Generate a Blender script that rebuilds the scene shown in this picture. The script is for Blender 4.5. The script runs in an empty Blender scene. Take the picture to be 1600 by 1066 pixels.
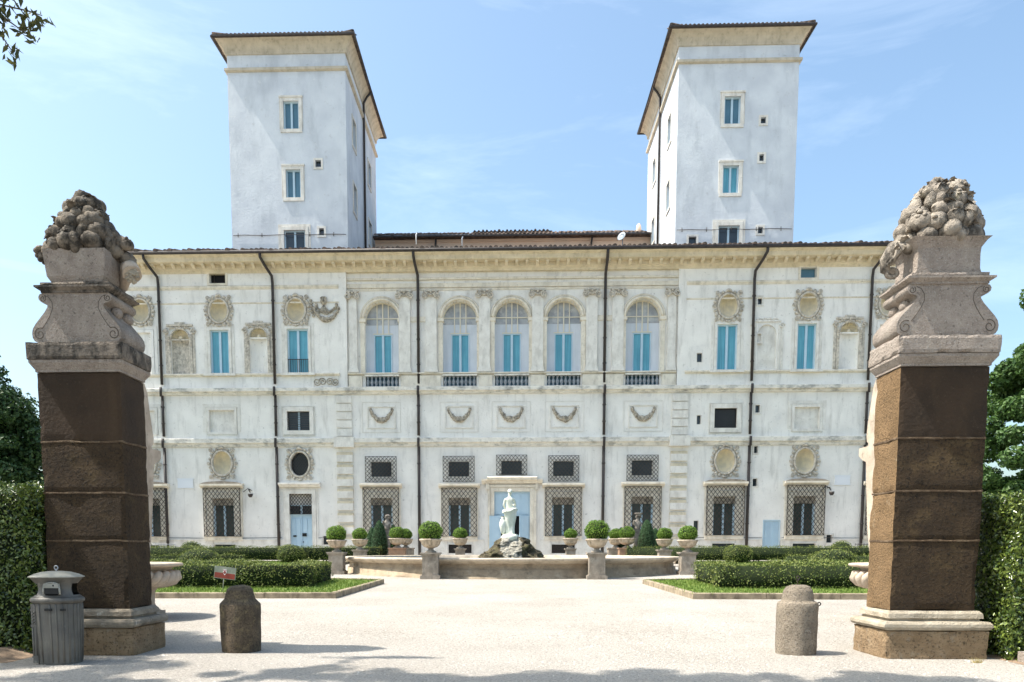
import bpy, math, random
import numpy as np
from mathutils import Vector, Matrix, noise
R = math.radians
PI = math.pi
random.seed(7)
rng = np.random.default_rng(7)
sc = bpy.context.scene
col = sc.collection

# ---------------------------------------------------------------- camera
cam = bpy.data.cameras.new('camera'); camo = bpy.data.objects.new('camera', cam); col.objects.link(camo)
camo.location = (0, 0, 1.3)
th = math.atan(120 / 1250); ph = R(1.8)
camo.rotation_euler = (PI / 2 - th, 0, ph)
cam.sensor_width = 36; cam.lens = 36 * 1250 / 1600
cam.shift_y = (977 - 533) / 1600; cam.shift_x = -(761 - 800) / 1600
cam.clip_start = 0.1; cam.clip_end = 3000
sc.camera = camo

# ---------------------------------------------------------------- sky and sun
SUN_EL = 59.0; SUN_AZ = 6.0            # the sun stands left of the facade and a little in front of it
w = bpy.data.worlds.new('World'); sc.world = w; w.use_nodes = True
nt = w.node_tree; nt.nodes.clear()
def wn(t, **k):
    n = nt.nodes.new(t)
    for a, b in k.items(): setattr(n, a, b)
    return n
sky = wn('ShaderNodeTexSky'); sky.sky_type = 'NISHITA'; sky.sun_disc = False
sky.sun_elevation = R(SUN_EL); sky.sun_rotation = R(270 - SUN_AZ)
sky.air_density = 1.0; sky.dust_density = 3.2; sky.ozone_density = .7
tc = wn('ShaderNodeTexCoord'); mp = wn('ShaderNodeMapping'); mp.inputs['Scale'].default_value = (1.0, 1.0, 4.2)
mp.inputs['Rotation'].default_value = (0, R(8), 0); mp.inputs['Location'].default_value = (3.1, .7, .4)
nz = wn('ShaderNodeTexNoise'); nz.inputs['Scale'].default_value = 2.6; nz.inputs['Detail'].default_value = 7; nz.inputs['Roughness'].default_value = .62; nz.inputs['Distortion'].default_value = .5
rp = wn('ShaderNodeValToRGB'); rp.color_ramp.elements[0].position = .53; rp.color_ramp.elements[1].position = .85
mul = wn('ShaderNodeMath', operation='MULTIPLY'); mul.inputs[1].default_value = .15
mx = wn('ShaderNodeMixRGB'); mx.inputs[2].default_value = (8.5, 9.0, 9.4, 1)
bg = wn('ShaderNodeBackground'); bg.inputs[1].default_value = .14
out = wn('ShaderNodeOutputWorld')
L = nt.links.new
L(tc.outputs['Generated'], mp.inputs[0]); L(mp.outputs[0], nz.inputs['Vector']); L(nz.outputs[0], rp.inputs[0]); L(rp.outputs[0], mul.inputs[0])
hsv = wn('ShaderNodeMixRGB', blend_type='MULTIPLY'); hsv.inputs[0].default_value = 1; hsv.inputs[2].default_value = (.87, .97, .95, 1); L(sky.outputs[0], hsv.inputs[1])
L(mul.outputs[0], mx.inputs[0]); L(hsv.outputs[0], mx.inputs[1]); L(mx.outputs[0], bg.inputs[0]); L(bg.outputs[0], out.inputs[0])
sl = bpy.data.lights.new('sun', 'SUN'); so = bpy.data.objects.new('sun', sl); col.objects.link(so)
sl.energy = 3.8; sl.angle = R(.53); sl.color = (1, .95, .87)
sd = Vector((-math.cos(R(SUN_EL)) * math.cos(R(SUN_AZ)), -math.cos(R(SUN_EL)) * math.sin(R(SUN_AZ)), math.sin(R(SUN_EL))))
so.rotation_euler = sd.to_track_quat('Z', 'Y').to_euler(); so.location = (-20, -5, 30)
sc.view_settings.view_transform = 'Standard'; sc.view_settings.look = 'None'; sc.view_settings.exposure = 1.15; sc.view_settings.gamma = 1

# ---------------------------------------------------------------- materials
def mat(name, c1, c2=None, scale=4, rough=.85, bump=.0, bscale=30, bdist=.02, streak=None, streak_amt=.5, streak_scale=(3, 3, .35),
        spots=None, spot_scale=8, spot_pos=(.6, .72), spots2=None, spot2_scale=6, spot2_pos=(.55, .75), spec=.3, detail=6, island=None, metal=0, voro=0, trans=0, lo=.35, hi=.65, streak_pos=(.5,.75)):
    m = bpy.data.materials.new(name); m.use_nodes = True; t = m.node_tree; N = t.nodes; K = t.links.new
    b = N['Principled BSDF']; b.inputs['Roughness'].default_value = rough; b.inputs['Specular IOR Level'].default_value = spec; b.inputs['Metallic'].default_value = metal
    geo = N.new('ShaderNodeNewGeometry')
    c2 = c2 or c1
    nz = N.new('ShaderNodeTexNoise'); nz.inputs['Scale'].default_value = scale; nz.inputs['Detail'].default_value = detail
    K(geo.outputs['Position'], nz.inputs['Vector'])
    r = N.new('ShaderNodeValToRGB'); r.color_ramp.elements[0].position = lo; r.color_ramp.elements[1].position = hi
    r.color_ramp.elements[0].color = (*c1, 1); r.color_ramp.elements[1].color = (*c2, 1)
    K(nz.outputs[0], r.inputs[0]); cur = r.outputs[0]
    def mixc(fac, c, amt):
        nonlocal cur
        mm = N.new('ShaderNodeMath'); mm.operation = 'MULTIPLY'; mm.inputs[1].default_value = amt; K(fac, mm.inputs[0])
        x = N.new('ShaderNodeMixRGB'); x.inputs[2].default_value = (*c, 1); K(mm.outputs[0], x.inputs[0]); K(cur, x.inputs[1]); cur = x.outputs[0]
    if streak:
        mp = N.new('ShaderNodeMapping'); mp.inputs['Scale'].default_value = streak_scale; K(geo.outputs['Position'], mp.inputs[0])
        n2 = N.new('ShaderNodeTexNoise'); n2.inputs['Scale'].default_value = 1; n2.inputs['Detail'].default_value = 8; n2.inputs['Roughness'].default_value = .65
        K(mp.outputs[0], n2.inputs['Vector']); r2 = N.new('ShaderNodeValToRGB'); r2.color_ramp.elements[0].position = streak_pos[0]; r2.color_ramp.elements[1].position = streak_pos[1]
        K(n2.outputs[0], r2.inputs[0]); mixc(r2.outputs[0], streak, streak_amt)
    if spots:
        n3 = N.new('ShaderNodeTexNoise'); n3.inputs['Scale'].default_value = spot_scale; n3.inputs['Detail'].default_value = 9; n3.inputs['Roughness'].default_value = .7
        K(geo.outputs['Position'], n3.inputs['Vector']); r3 = N.new('ShaderNodeValToRGB'); r3.color_ramp.elements[0].position = spot_pos[0]; r3.color_ramp.elements[1].position = spot_pos[1]
        K(n3.outputs[0], r3.inputs[0]); mixc(r3.outputs[0], spots, .8)
    if spots2:
        n3 = N.new('ShaderNodeTexNoise'); n3.inputs['Scale'].default_value = spot2_scale; n3.inputs['Detail'].default_value = 12; n3.inputs['Roughness'].default_value = .75
        K(geo.outputs['Position'], n3.inputs['Vector']); r3 = N.new('ShaderNodeValToRGB'); r3.color_ramp.elements[0].position = spot2_pos[0]; r3.color_ramp.elements[1].position = spot2_pos[1]
        K(n3.outputs[0], r3.inputs[0]); mixc(r3.outputs[0], spots2, .8)
    if island:
        r4 = N.new('ShaderNodeValToRGB'); K(geo.outputs['Random Per Island'], r4.inputs[0])
        els = r4.color_ramp.elements; els[0].color = (*island[0], 1); els[1].color = (*island[-1], 1)
        for i, c in enumerate(island[1:-1]):
            e = els.new((i + 1) / (len(island) - 1)); e.color = (*c, 1)
        x = N.new('ShaderNodeMixRGB'); x.blend_type = 'MULTIPLY'; x.inputs[0].default_value = 0; K(r4.outputs[0], x.inputs[1]); K(cur, x.inputs[2]); cur = x.outputs[0]
    K(cur, b.inputs['Base Color'])
    if bump:
        if voro:
            n4 = N.new('ShaderNodeTexVoronoi'); n4.inputs['Scale'].default_value = voro
            n5 = N.new('ShaderNodeTexNoise'); n5.inputs['Scale'].default_value = bscale; n5.inputs['Detail'].default_value = 8
            K(geo.outputs['Position'], n4.inputs['Vector']); K(geo.outputs['Position'], n5.inputs['Vector'])
            ad = N.new('ShaderNodeMath'); ad.operation = 'ADD'; K(n4.outputs[0], ad.inputs[0]); K(n5.outputs[0], ad.inputs[1]); h = ad.outputs[0]
        else:
            n4 = N.new('ShaderNodeTexNoise'); n4.inputs['Scale'].default_value = bscale; n4.inputs['Detail'].default_value = 9; n4.inputs['Roughness'].default_value = .65
            K(geo.outputs['Position'], n4.inputs['Vector']); h = n4.outputs[0]
        bp = N.new('ShaderNodeBump'); bp.inputs['Strength'].default_value = bump; bp.inputs['Distance'].default_value = bdist
        K(h, bp.inputs['Height']); K(bp.outputs[0], b.inputs['Normal'])
    if trans:
        tr = N.new('ShaderNodeBsdfTranslucent'); K(cur, tr.inputs[0]); ms = N.new('ShaderNodeMixShader'); ms.inputs[0].default_value = trans
        K(b.outputs[0], ms.inputs[1]); K(tr.outputs[0], ms.inputs[2]); K(ms.outputs[0], N['Material Output'].inputs[0])
    return m

M = dict(
    stucco=mat('aged_white_stucco', (.86, .825, .765), (.77, .735, .68), .9, bump=.6, bscale=9, bdist=.03, streak=(.36, .335, .295), streak_amt=.5, streak_scale=(2.2, 2.2, .40), spots=(.55, .54, .52), spot_scale=.7, spot_pos=(.57, .78), spots2=(.30, .275, .235), spot2_scale=4.5, spot2_pos=(.585, .68), streak_pos=(.52, .72)),
    tower=mat('pale_tower_stucco', (.67, .70, .73), (.57, .60, .64), .8, bump=.6, bscale=7, bdist=.03, streak=(.38, .41, .44), streak_amt=.55, streak_scale=(1.2, 1.2, .35), spots=(.74, .75, .75), spot_scale=2.5, spots2=(.42, .42, .42), spot2_scale=3.5, spot2_pos=(.58, .74)),
    towertrim=mat('tower_trim_stone', (.60, .53, .42), (.50, .44, .34), 2, bump=.3, streak=(.26, .22, .17), streak_amt=.6, spots2=(.30, .26, .2), spot2_scale=4, spot2_pos=(.55, .7)),
    trim=mat('cream_travertine_trim', (.80, .73, .61), (.68, .61, .50), 2.0, bump=.5, bscale=20, streak=(.30, .26, .20), streak_amt=.65, streak_scale=(2.5, 2.5, .9), spots2=(.32, .28, .21), spot2_scale=6, spot2_pos=(.55, .73)),
    pale=mat('pale_window_stone', (.80, .765, .70), (.68, .64, .575), 2.2, bump=.5, bscale=18, streak=(.34, .31, .27), streak_amt=.55, streak_scale=(3, 3, .8), spots2=(.34, .31, .27), spot2_scale=6, spot2_pos=(.56, .74)),
    band=mat('stained_string_course', (.80, .75, .66), (.66, .62, .55), 2, bump=.5, streak=(.16, .16, .15), streak_amt=.8, streak_scale=(1.6, 2, 3.0), streak_pos=(.50, .70), spots2=(.26, .24, .2), spot2_scale=7),
    cornice=mat('ochre_cornice', (.70, .60, .44), (.59, .50, .35), 1.8, bump=.5, streak=(.30, .24, .16), streak_amt=.6, streak_scale=(3, 3, 1), spots2=(.30, .25, .18), spot2_scale=5),
    ochre=mat('ochre_niche_plaster', (.76, .65, .45), (.62, .54, .40), 4, bump=.3, streak=(.40, .34, .26), streak_amt=.4),
    carved=mat('carved_weathered_stone', (.56, .49, .39), (.34, .30, .24), 9, bump=.8, bscale=35, streak=(.09, .08, .065), streak_amt=.8, streak_scale=(6, 6, 5), streak_pos=(.45, .65)),
    carved_pale=mat('pale_carved_stone', (.70, .63, .53), (.48, .43, .36), 8, bump=.8, bscale=35, streak=(.18, .16, .13), streak_amt=.7, streak_scale=(6, 6, 4), streak_pos=(.47, .68)),
    tiles=mat('old_roof_tiles', (.085, .065, .055), (.20, .135, .10), 3, bump=.5, spots=(.03, .027, .025), spot_scale=4, spot_pos=(.42, .6), spots2=(.34, .28, .22), spot2_scale=3, spot2_pos=(.6, .7)),
    gutter=mat('dark_metal_gutter', (.035, .03, .03), (.06, .05, .045), 5, rough=.5, metal=.2),
    pipe=mat('dark_drainpipe_metal', (.035, .03, .03), (.05, .04, .035), 5, rough=.45),
    blind=mat('turquoise_blind', (.10, .34, .44), (.13, .40, .50), 1.5, rough=.3, spec=.55, streak=(.07, .26, .35), streak_amt=.8, streak_scale=(11, 1, .4), streak_pos=(.42, .62)),  # darker vertical streaks paint the shading of folds
    blind_dk=mat('dusky_blue_glass', (.07, .16, .22), (.09, .20, .27), 1.0, rough=.25, spec=.5),
    frame=mat('pale_blue_wood_frame', (.50, .64, .72), (.44, .58, .68), 2, rough=.5),
    infill=mat('white_arch_infill', (.66, .69, .74), (.58, .62, .67), 1.2, bump=.15, streak=(.42, .43, .45), streak_amt=.35),
    fanglass=mat('grey_fanlight_glass', (.25, .26, .28), (.42, .43, .44), 1.6, rough=.25, spec=.5, spots=(.55, .54, .53), spot_scale=1.3, spot_pos=(.5, .6)),
    muntin=mat('cream_muntin_paint', (.72, .66, .54), None, 3, rough=.6),
    darkglass=mat('dark_window_glass', (.018, .026, .034), (.035, .045, .055), 1, rough=.12, spec=.6),
    greenglass=mat('dark_green_shuttered_glass', (.035, .05, .048), (.055, .072, .066), 1.5, rough=.18, spec=.5, streak=(.015, .022, .022), streak_amt=.5, streak_scale=(4, 1, .8)),
    iron=mat('wrought_iron', (.055, .04, .032), (.03, .024, .02), 9, rough=.6),
    door=mat('light_blue_door_paint', (.46, .60, .69), (.42, .56, .66), 2, rough=.5, streak=(.34, .45, .52), streak_amt=.3),
    dark=mat('dark_interior', (.012, .012, .014), None, 3, rough=.9),
    pink=mat('pink_plaster', (.80, .60, .46), (.74, .55, .42), .6, bump=.2, streak=(.55, .45, .38), streak_amt=.5, streak_scale=(.8, .8, .5)),
    white=mat('white_marble_plaque', (.75, .76, .78), None, 3, rough=.5),
    gravel=mat('pale_gravel', (.54, .495, .435), (.45, .405, .35), .45, rough=.95, bump=1.0, bscale=140, bdist=.018, voro=80, spots=(.14, .12, .095), spot_scale=36, spot_pos=(.515, .60), spots2=(.62, .58, .52), spot2_scale=20, spot2_pos=(.51, .64), streak=(.34, .29, .23), streak_amt=.4, streak_scale=(.8, .3, .3), streak_pos=(.52, .74)),
    earth=mat('bare_earth', (.30, .21, .14), (.22, .16, .11), 6, rough=1, bump=.8, bscale=25),
    pebble=mat('mixed_pebbles', (1, 1, 1), None, 3, rough=.9, island=[(.62, .58, .52), (.40, .35, .29), (.66, .63, .58), (.50, .44, .36)]),
    lawn=mat('lawn_soil_green', (.09, .145, .028), (.14, .185, .04), 2.5, rough=1, bump=.6, bscale=40),
    blade=mat('grass_blades', (1, 1, 1), None, 3, rough=.7, island=[(.09, .16, .025), (.16, .24, .04), (.26, .31, .08), (.12, .20, .03)], trans=.3),
    kerb=mat('stone_kerb', (.36, .29, .20), (.22, .175, .12), 5, bump=.8, bscale=25, streak=(.07, .055, .04), streak_amt=.8, streak_scale=(5, 5, 4)),
    tuff=mat('brown_tuff_render', (.068, .042, .021), (.045, .028, .015), 3.0, rough=.95, bump=1.0, bscale=30, bdist=.05, streak=(.13, .085, .038), streak_amt=.7, streak_scale=(2.6, 2.6, 2.4), spots=(.016, .011, .007), spot_scale=30, spot_pos=(.51, .62), spots2=(.20, .14, .07), spot2_scale=44, spot2_pos=(.58, .68), streak_pos=(.53, .70)),
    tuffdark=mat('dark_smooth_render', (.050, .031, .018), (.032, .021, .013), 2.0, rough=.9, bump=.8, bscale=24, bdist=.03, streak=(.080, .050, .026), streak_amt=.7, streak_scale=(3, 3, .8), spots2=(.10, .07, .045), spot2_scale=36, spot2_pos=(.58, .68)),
    groove=mat('groove_shade_line', (.11, .09, .07), None, 3),
    balgrey=mat('grey_baluster_stone', (.33, .35, .37), (.23, .25, .27), 8, bump=.6, streak=(.15, .16, .17), streak_amt=.7, streak_scale=(5, 5, 3)),
    dish=mat('dish_grey', (.16, .20, .24), None, 3, rough=.4),
    tuffsun=mat('sunlit_golden_tuff', (.27, .17, .085), (.20, .125, .06), 3.0, rough=.95, bump=1.0, bscale=40, bdist=.05, spots=(.07, .042, .02), spot_scale=34, spot_pos=(.52, .63), spots2=(.40, .31, .20), spot2_scale=5, spot2_pos=(.59, .70)),
    joint=mat('lime_joint', (.20, .14, .085), (.12, .08, .048), 14, bump=1.0, bscale=40, bdist=.03, spots=(.09, .055, .03), spot_scale=7, spot_pos=(.40, .55)),
    trav=mat('warm_travertine', (.42, .35, .295), (.32, .265, .22), 7, bump=1.0, bscale=40, bdist=.05, streak=(.55, .48, .40), streak_amt=.5, streak_scale=(5, 5, 3), spots=(.11, .09, .075), spot_scale=30, spot_pos=(.55, .66), spots2=(.54, .48, .42), spot2_scale=55, spot2_pos=(.53, .62)),
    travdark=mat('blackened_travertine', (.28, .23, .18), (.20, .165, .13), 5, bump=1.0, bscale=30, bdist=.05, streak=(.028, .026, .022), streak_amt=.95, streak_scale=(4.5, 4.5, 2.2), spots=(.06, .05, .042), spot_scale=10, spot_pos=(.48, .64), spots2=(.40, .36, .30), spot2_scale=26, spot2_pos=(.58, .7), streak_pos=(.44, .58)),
    torusshade=mat('shaded_worn_moulding', (.34, .29, .22), (.22, .18, .135), 7, bump=.8, bscale=30, bdist=.04, streak=(.08, .07, .05), streak_amt=.7, streak_scale=(4, 4, 12), spots2=(.55, .5, .42), spot2_scale=5, spot2_pos=(.58, .66)),  # worn moulding with the left pier's tree shade put into its colour
    plinth=mat('pitted_plinth_stone', (.41, .285, .165), (.30, .20, .11), 5, bump=1.0, bscale=34, bdist=.06, streak=(.12, .085, .05), streak_amt=.6, streak_scale=(2.5, 2.5, 26), spots=(.05, .035, .02), spot_scale=34, spot_pos=(.54, .63), spots2=(.48, .42, .33), spot2_scale=8),
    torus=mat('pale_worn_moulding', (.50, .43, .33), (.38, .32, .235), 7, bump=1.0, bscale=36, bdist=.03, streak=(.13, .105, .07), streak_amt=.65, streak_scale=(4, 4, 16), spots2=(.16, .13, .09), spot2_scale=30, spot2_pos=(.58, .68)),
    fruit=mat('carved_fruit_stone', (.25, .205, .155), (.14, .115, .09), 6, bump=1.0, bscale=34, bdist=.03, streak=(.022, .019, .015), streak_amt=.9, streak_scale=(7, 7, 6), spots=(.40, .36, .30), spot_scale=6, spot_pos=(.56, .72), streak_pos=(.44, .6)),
    fruit_pale=mat('pale_carved_fruit_stone', (.42, .36, .29), (.25, .21, .17), 6, bump=1.0, bscale=34, bdist=.035, streak=(.05, .043, .034), streak_amt=.85, streak_scale=(7, 7, 5), streak_pos=(.47, .62), spots=(.13, .12, .06), spot_scale=5, spots2=(.55, .50, .43), spot2_scale=9),
    marble=mat('honey_marble', (.52, .43, .34), (.40, .32, .245), 3, bump=.5, bscale=20, streak=(.18, .14, .10), streak_amt=.6, streak_scale=(6, 6, 5), spots=(.16, .13, .10), spot_scale=14),
    bollard=mat('worn_brown_stone', (.15, .11, .07), (.09, .067, .045), 5, bump=1.0, bscale=46, bdist=.03, spots=(.25, .19, .10), spot_scale=9, spot_pos=(.5, .7), spots2=(.035, .027, .02), spot2_scale=40, spot2_pos=(.5, .62), streak=(.05, .04, .03), streak_amt=.6, streak_scale=(4, 4, 2)),
    bollard2=mat('pitted_peperino_stone', (.34, .28, .21), (.22, .18, .135), 4, bump=1.0, bscale=60, bdist=.03, spots=(.10, .08, .06), spot_scale=42, spot_pos=(.5, .62), spots2=(.46, .42, .36), spot2_scale=24, spot2_pos=(.56, .68), streak=(.11, .085, .05), streak_amt=.6, streak_scale=(4, 4, 1.5)),
    fount=mat('fountain_travertine', (.40, .31, .21), (.28, .215, .145), 2.5, bump=.9, bscale=14, streak=(.09, .07, .05), streak_amt=.8, streak_scale=(2.5, 2.5, 4), spots=(.52, .45, .35), spot_scale=2.2, spot_pos=(.54, .8), spots2=(.10, .08, .06), spot2_scale=12, spot2_pos=(.57, .7)),
    rim=mat('pale_fountain_rim', (.54, .46, .36), (.42, .35, .27), 2.5, bump=.6, bscale=20, streak=(.14, .11, .08), streak_amt=.6, streak_scale=(3, 3, 3), spots2=(.16, .13, .10), spot2_scale=9, spot2_pos=(.57, .7)),
    ped=mat('grey_pedestal_stone', (.36, .31, .25), (.25, .21, .165), 5, bump=.8, bscale=20, streak=(.09, .075, .06), streak_amt=.65, streak_scale=(4, 4, 1.5), spots2=(.48, .43, .35), spot2_scale=6, spot2_pos=(.55, .68)),
    terra=mat('terracotta_pedestal', (.36, .22, .14), (.28, .18, .12), 5, bump=.5),
    urn=mat('weathered_urn_stone', (.56, .46, .35), (.42, .34, .25), 6, bump=.7, bscale=24, streak=(.14, .12, .085), streak_amt=.75, streak_scale=(9, 9, 1.5), streak_pos=(.47, .66)),
    rock=mat('mossy_tufa_rock', (.12, .095, .055), (.05, .042, .026), 5, bump=1.0, bscale=14, bdist=.10, spots=(.10, .105, .03), spot_scale=3, spot_pos=(.5, .66), spots2=(.28, .23, .14), spot2_scale=9, spot2_pos=(.56, .7)),
    rock_pale=mat('limey_rock', (.46, .43, .36), (.24, .22, .18), 5, bump=1.0, bscale=14, bdist=.10, spots=(.08, .075, .05), spot_scale=9, spot_pos=(.49, .64)),
    statue=mat('white_statue_marble', (.78, .78, .70), (.66, .68, .56), 4, bump=.4, bscale=20, streak=(.34, .38, .26), streak_amt=.55, streak_scale=(7, 7, 2)),
    herm=mat('dark_weathered_bust', (.25, .22, .19), (.15, .13, .11), 8, bump=.8, bscale=22, spots=(.45, .41, .36), spot_scale=7, spot_pos=(.5, .7)),
    water=mat('still_water', (.03, .05, .045), None, 3, rough=.05, spec=.6),
    box=mat('box_leaves', (1, 1, 1), None, 3, rough=.6, spec=.35, island=[(.035, .06, .012), (.09, .13, .025), (.19, .23, .05), (.28, .29, .085)], trans=.2),
    boxcore=mat('box_twigs_dark', (.012, .02, .007), (.02, .03, .01), 9, rough=1),
    boxball=mat('box_ball_leaves', (1, 1, 1), None, 3, rough=.55, spec=.35, island=[(.06, .14, .013), (.13, .25, .025), (.25, .36, .055), (.08, .17, .018)], trans=.28),
    cone=mat('cone_leaves', (1, 1, 1), None, 3, rough=.6, island=[(.035, .085, .035), (.055, .12, .05), (.08, .16, .06)], trans=.15),
    laurel=mat('laurel_leaves', (1, 1, 1), None, 3, rough=.28, spec=.7, island=[(.022, .045, .009), (.065, .11, .02), (.21, .27, .05), (.12, .16, .032)], trans=.22),
    oak=mat('dark_oak_leaves', (1, 1, 1), None, 3, rough=.5, island=[(.018, .045, .014), (.035, .075, .02), (.055, .10, .03)], trans=.15),
    midgreen=mat('mid_green_leaves', (1, 1, 1), None, 3, rough=.5, island=[(.035, .08, .022), (.06, .12, .03), (.10, .17, .04)], trans=.25),
    light=mat('light_green_leaves', (1, 1, 1), None, 3, rough=.5, island=[(.08, .17, .04), (.14, .25, .06)], trans=.3),
    branch=mat('olive_oak_leaves', (1, 1, 1), None, 3, rough=.5, island=[(.04, .05, .018), (.08, .085, .025), (.12, .12, .035), (.03, .045, .02)], trans=.2),
    bark=mat('bark', (.11, .085, .06), (.06, .045, .035), 9, bump=1, bscale=12, bdist=.04),
    bin=mat('grey_cast_metal', (.165, .15, .125), (.115, .105, .09), 6, rough=.55, bump=.5, bscale=60, bdist=.005, streak=(.06, .052, .04), streak_amt=.7, streak_scale=(12, 12, 1.5), spec=.45, spots2=(.26, .24, .2), spot2_scale=14, spot2_pos=(.6, .7)),
    binlid=mat('dusty_bin_lid', (.36, .34, .29), (.25, .24, .20), 8, rough=.7, bump=.3, bscale=50, bdist=.004),
    black=mat('black_plate', (.015, .015, .015), None, 3, rough=.5),
    red=mat('sign_red', (.27, .05, .032), (.20, .045, .03), 9, rough=.6), signw=mat('sign_grey_green', (.27, .29, .23), (.18, .21, .16), 12, rough=.6), signc=mat('sign_crest_white', (.75, .72, .7), None, 3),
    steel=mat('galvanised_steel', (.35, .36, .37), None, 3, rough=.4, metal=.6),
)

# ---------------------------------------------------------------- mesh builder
def gz(y): return 0.0 if y < 11 else min(.6, .0162 * (y - 11))
class MB:
    def __init__(s): s.v = []; s.f = []; s.mi = []; s.sm = []; s.cur = 0; s.smooth = False
    def add(s, vs, fs, sm=None):
        o = len(s.v); s.v += [tuple(p) for p in vs]
        for f in fs: s.f.append([i + o for i in f]); s.mi.append(s.cur); s.sm.append(s.smooth if sm is None else sm)
        return s
    def box(s, x0, x1, y0, y1, z0, z1, tx=0):
        vs = [(x0, y0, z0), (x1, y0, z0), (x1, y1, z0), (x0, y1, z0), (x0 + tx, y0, z1), (x1 - tx, y0, z1), (x1 - tx, y1, z1), (x0 + tx, y1, z1)]
        return s.add(vs, [(0, 3, 2, 1), (4, 5, 6, 7), (0, 1, 5, 4), (1, 2, 6, 5), (2, 3, 7, 6), (3, 0, 4, 7)], False)
    def rings(s, rings, cap=True, sm=True, close=True):
        n = len(rings[0]); vs = [p for r in rings for p in r]; fs = []
        for i in range(len(rings) - 1):
            for j in range(n if close else n - 1):
                a = i * n + j; b = i * n + (j + 1) % n; fs.append((a, b, b + n, a + n))
        s.add(vs, fs, sm)
        if cap:
            o = len(s.v) - len(vs)
            for base in ((0, True), ((len(rings) - 1) * n, False)):
                ids = [o + base[0] + j for j in range(n)]
                if base[1]: ids.reverse()
                s.f.append(ids); s.mi.append(s.cur); s.sm.append(False)
        return s
    def lathe(s, prof, c=(0, 0, 0), n=24, sx=1, sy=1, sm=True, cap=True, mod=None, a0=0):
        rs = []
        for r, z in prof:
            ring = []
            for j in range(n):
                a = a0 + 2 * PI * j / n; k = mod(a, z) if mod else 1
                ring.append((c[0] + r * k * sx * math.cos(a), c[1] + r * k * sy * math.sin(a), c[2] + z))
            rs.append(ring)
        return s.rings(rs, cap, sm)
    def prism(s, poly, y0, y1, sm=False):      # polygon in xz, extruded along y
        n = len(poly); vs = [(x, y0, z) for x, z in poly] + [(x, y1, z) for x, z in poly]
        fs = [(j, (j + 1) % n, (j + 1) % n + n, j + n) for j in range(n)]
        s.add(vs, fs, sm); o = len(s.v) - 2 * n
        for ids in ([o + j for j in range(n)], [o + n + j for j in reversed(range(n))]): s.f.append(ids); s.mi.append(s.cur); s.sm.append(False)
        return s
    def profx(s, prof, x0, x1):                # polygon in yz, extruded along x
        n = len(prof); vs = [(x0, y, z) for y, z in prof] + [(x1, y, z) for y, z in prof]
        fs = [(j, (j + 1) % n, (j + 1) % n + n, j + n) for j in range(n)]
        s.add(vs, fs, False); o = len(s.v) - 2 * n
        for ids in ([o + j for j in range(n)], [o + n + j for j in reversed(range(n))]): s.f.append(ids); s.mi.append(s.cur); s.sm.append(False)
        return s
    def tube(s, pts, r, n=6, sm=True):
        pts = [Vector(p) for p in pts]; rs = []
        for i, p in enumerate(pts):
            d = (pts[min(i + 1, len(pts) - 1)] - pts[max(i - 1, 0)]).normalized()
            u = d.cross(Vector((0, 1, 0)) if abs(d.y) < .9 else Vector((1, 0, 0))).normalized(); v = d.cross(u)
            rr = r[i] if isinstance(r, (list, tuple)) else r
            rs.append([p + (u * math.cos(2 * PI * j / n) + v * math.sin(2 * PI * j / n)) * rr for j in range(n)])
        return s.rings(rs, True, sm)
    def ball(s, c, r, n=10, m=7, mod=None, rot=None, sm=True):
        if not isinstance(r, (tuple, list)): r = (r, r, r)
        rs = []
        for i in range(m + 1):
            t = .02 + (PI - .04) * i / m; ring = []
            for j in range(n):
                a = 2 * PI * j / n; k = mod(a, t) if mod else 1
                p = Vector((r[0] * k * math.sin(t) * math.cos(a), r[1] * k * math.sin(t) * math.sin(a), r[2] * k * math.cos(t)))
                if rot: p = rot @ p
                ring.append((c[0] + p.x, c[1] + p.y, c[2] + p.z))
            ring.reverse(); rs.append(ring)
        return s.rings(rs, True, sm)
    def ringxz(s, c, rx, rz, r, n=28, m=6, a0=0, a1=2 * PI):
        full = abs(a1 - a0 - 2 * PI) < 1e-6; k = n if full else n + 1; rs = []
        for i in range(k):
            a = a0 + (a1 - a0) * i / n
            rs.append([(c[0] + (rx + r * math.cos(b)) * math.cos(a), c[1] + r * math.sin(b), c[2] + (rz + r * math.cos(b)) * math.sin(a)) for b in [2 * PI * q / m for q in range(m)]])
        if full: rs.append(rs[0])
        return s.rings(rs, not full, True)
    def hole_plate(s, rect, hole, y, depth):   # flat plate at y with a star-shaped hole (list of xz points, ccw) and its reveal
        x0, x1, z0, z1 = rect; cx = sum(p[0] for p in hole) / len(hole); cz = sum(p[1] for p in hole) / len(hole)
        ang = sorted(set([round(math.atan2(q[1] - cz, q[0] - cx), 6) for q in hole] + [round(math.atan2(q[1] - cz, q[0] - cx), 6) for q in ((x0, z0), (x1, z0), (x1, z1), (x0, z1))]))
        def isect(a, poly):
            dx, dz = math.cos(a), math.sin(a); best = None
            for i in range(len(poly)):
                p, q = poly[i], poly[(i + 1) % len(poly)]; ex, ez = q[0] - p[0], q[1] - p[1]; den = dx * ez - dz * ex
                if abs(den) < 1e-12: continue
                t = ((p[0] - cx) * ez - (p[1] - cz) * ex) / den; u = ((p[0] - cx) * dz - (p[1] - cz) * dx) / den
                if t > 0 and -1e-6 <= u <= 1 + 1e-6 and (best is None or t < best): best = t
            return (cx + dx * best, cz + dz * best)
        rc = [(x0, z0), (x1, z0), (x1, z1), (x0, z1)]; vs = []; n = len(ang)
        for a in ang:
            h = isect(a, hole); o = isect(a, rc); vs += [(o[0], y, o[1]), (h[0], y, h[1]), (h[0], y + depth, h[1])]
        fs = []
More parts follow.
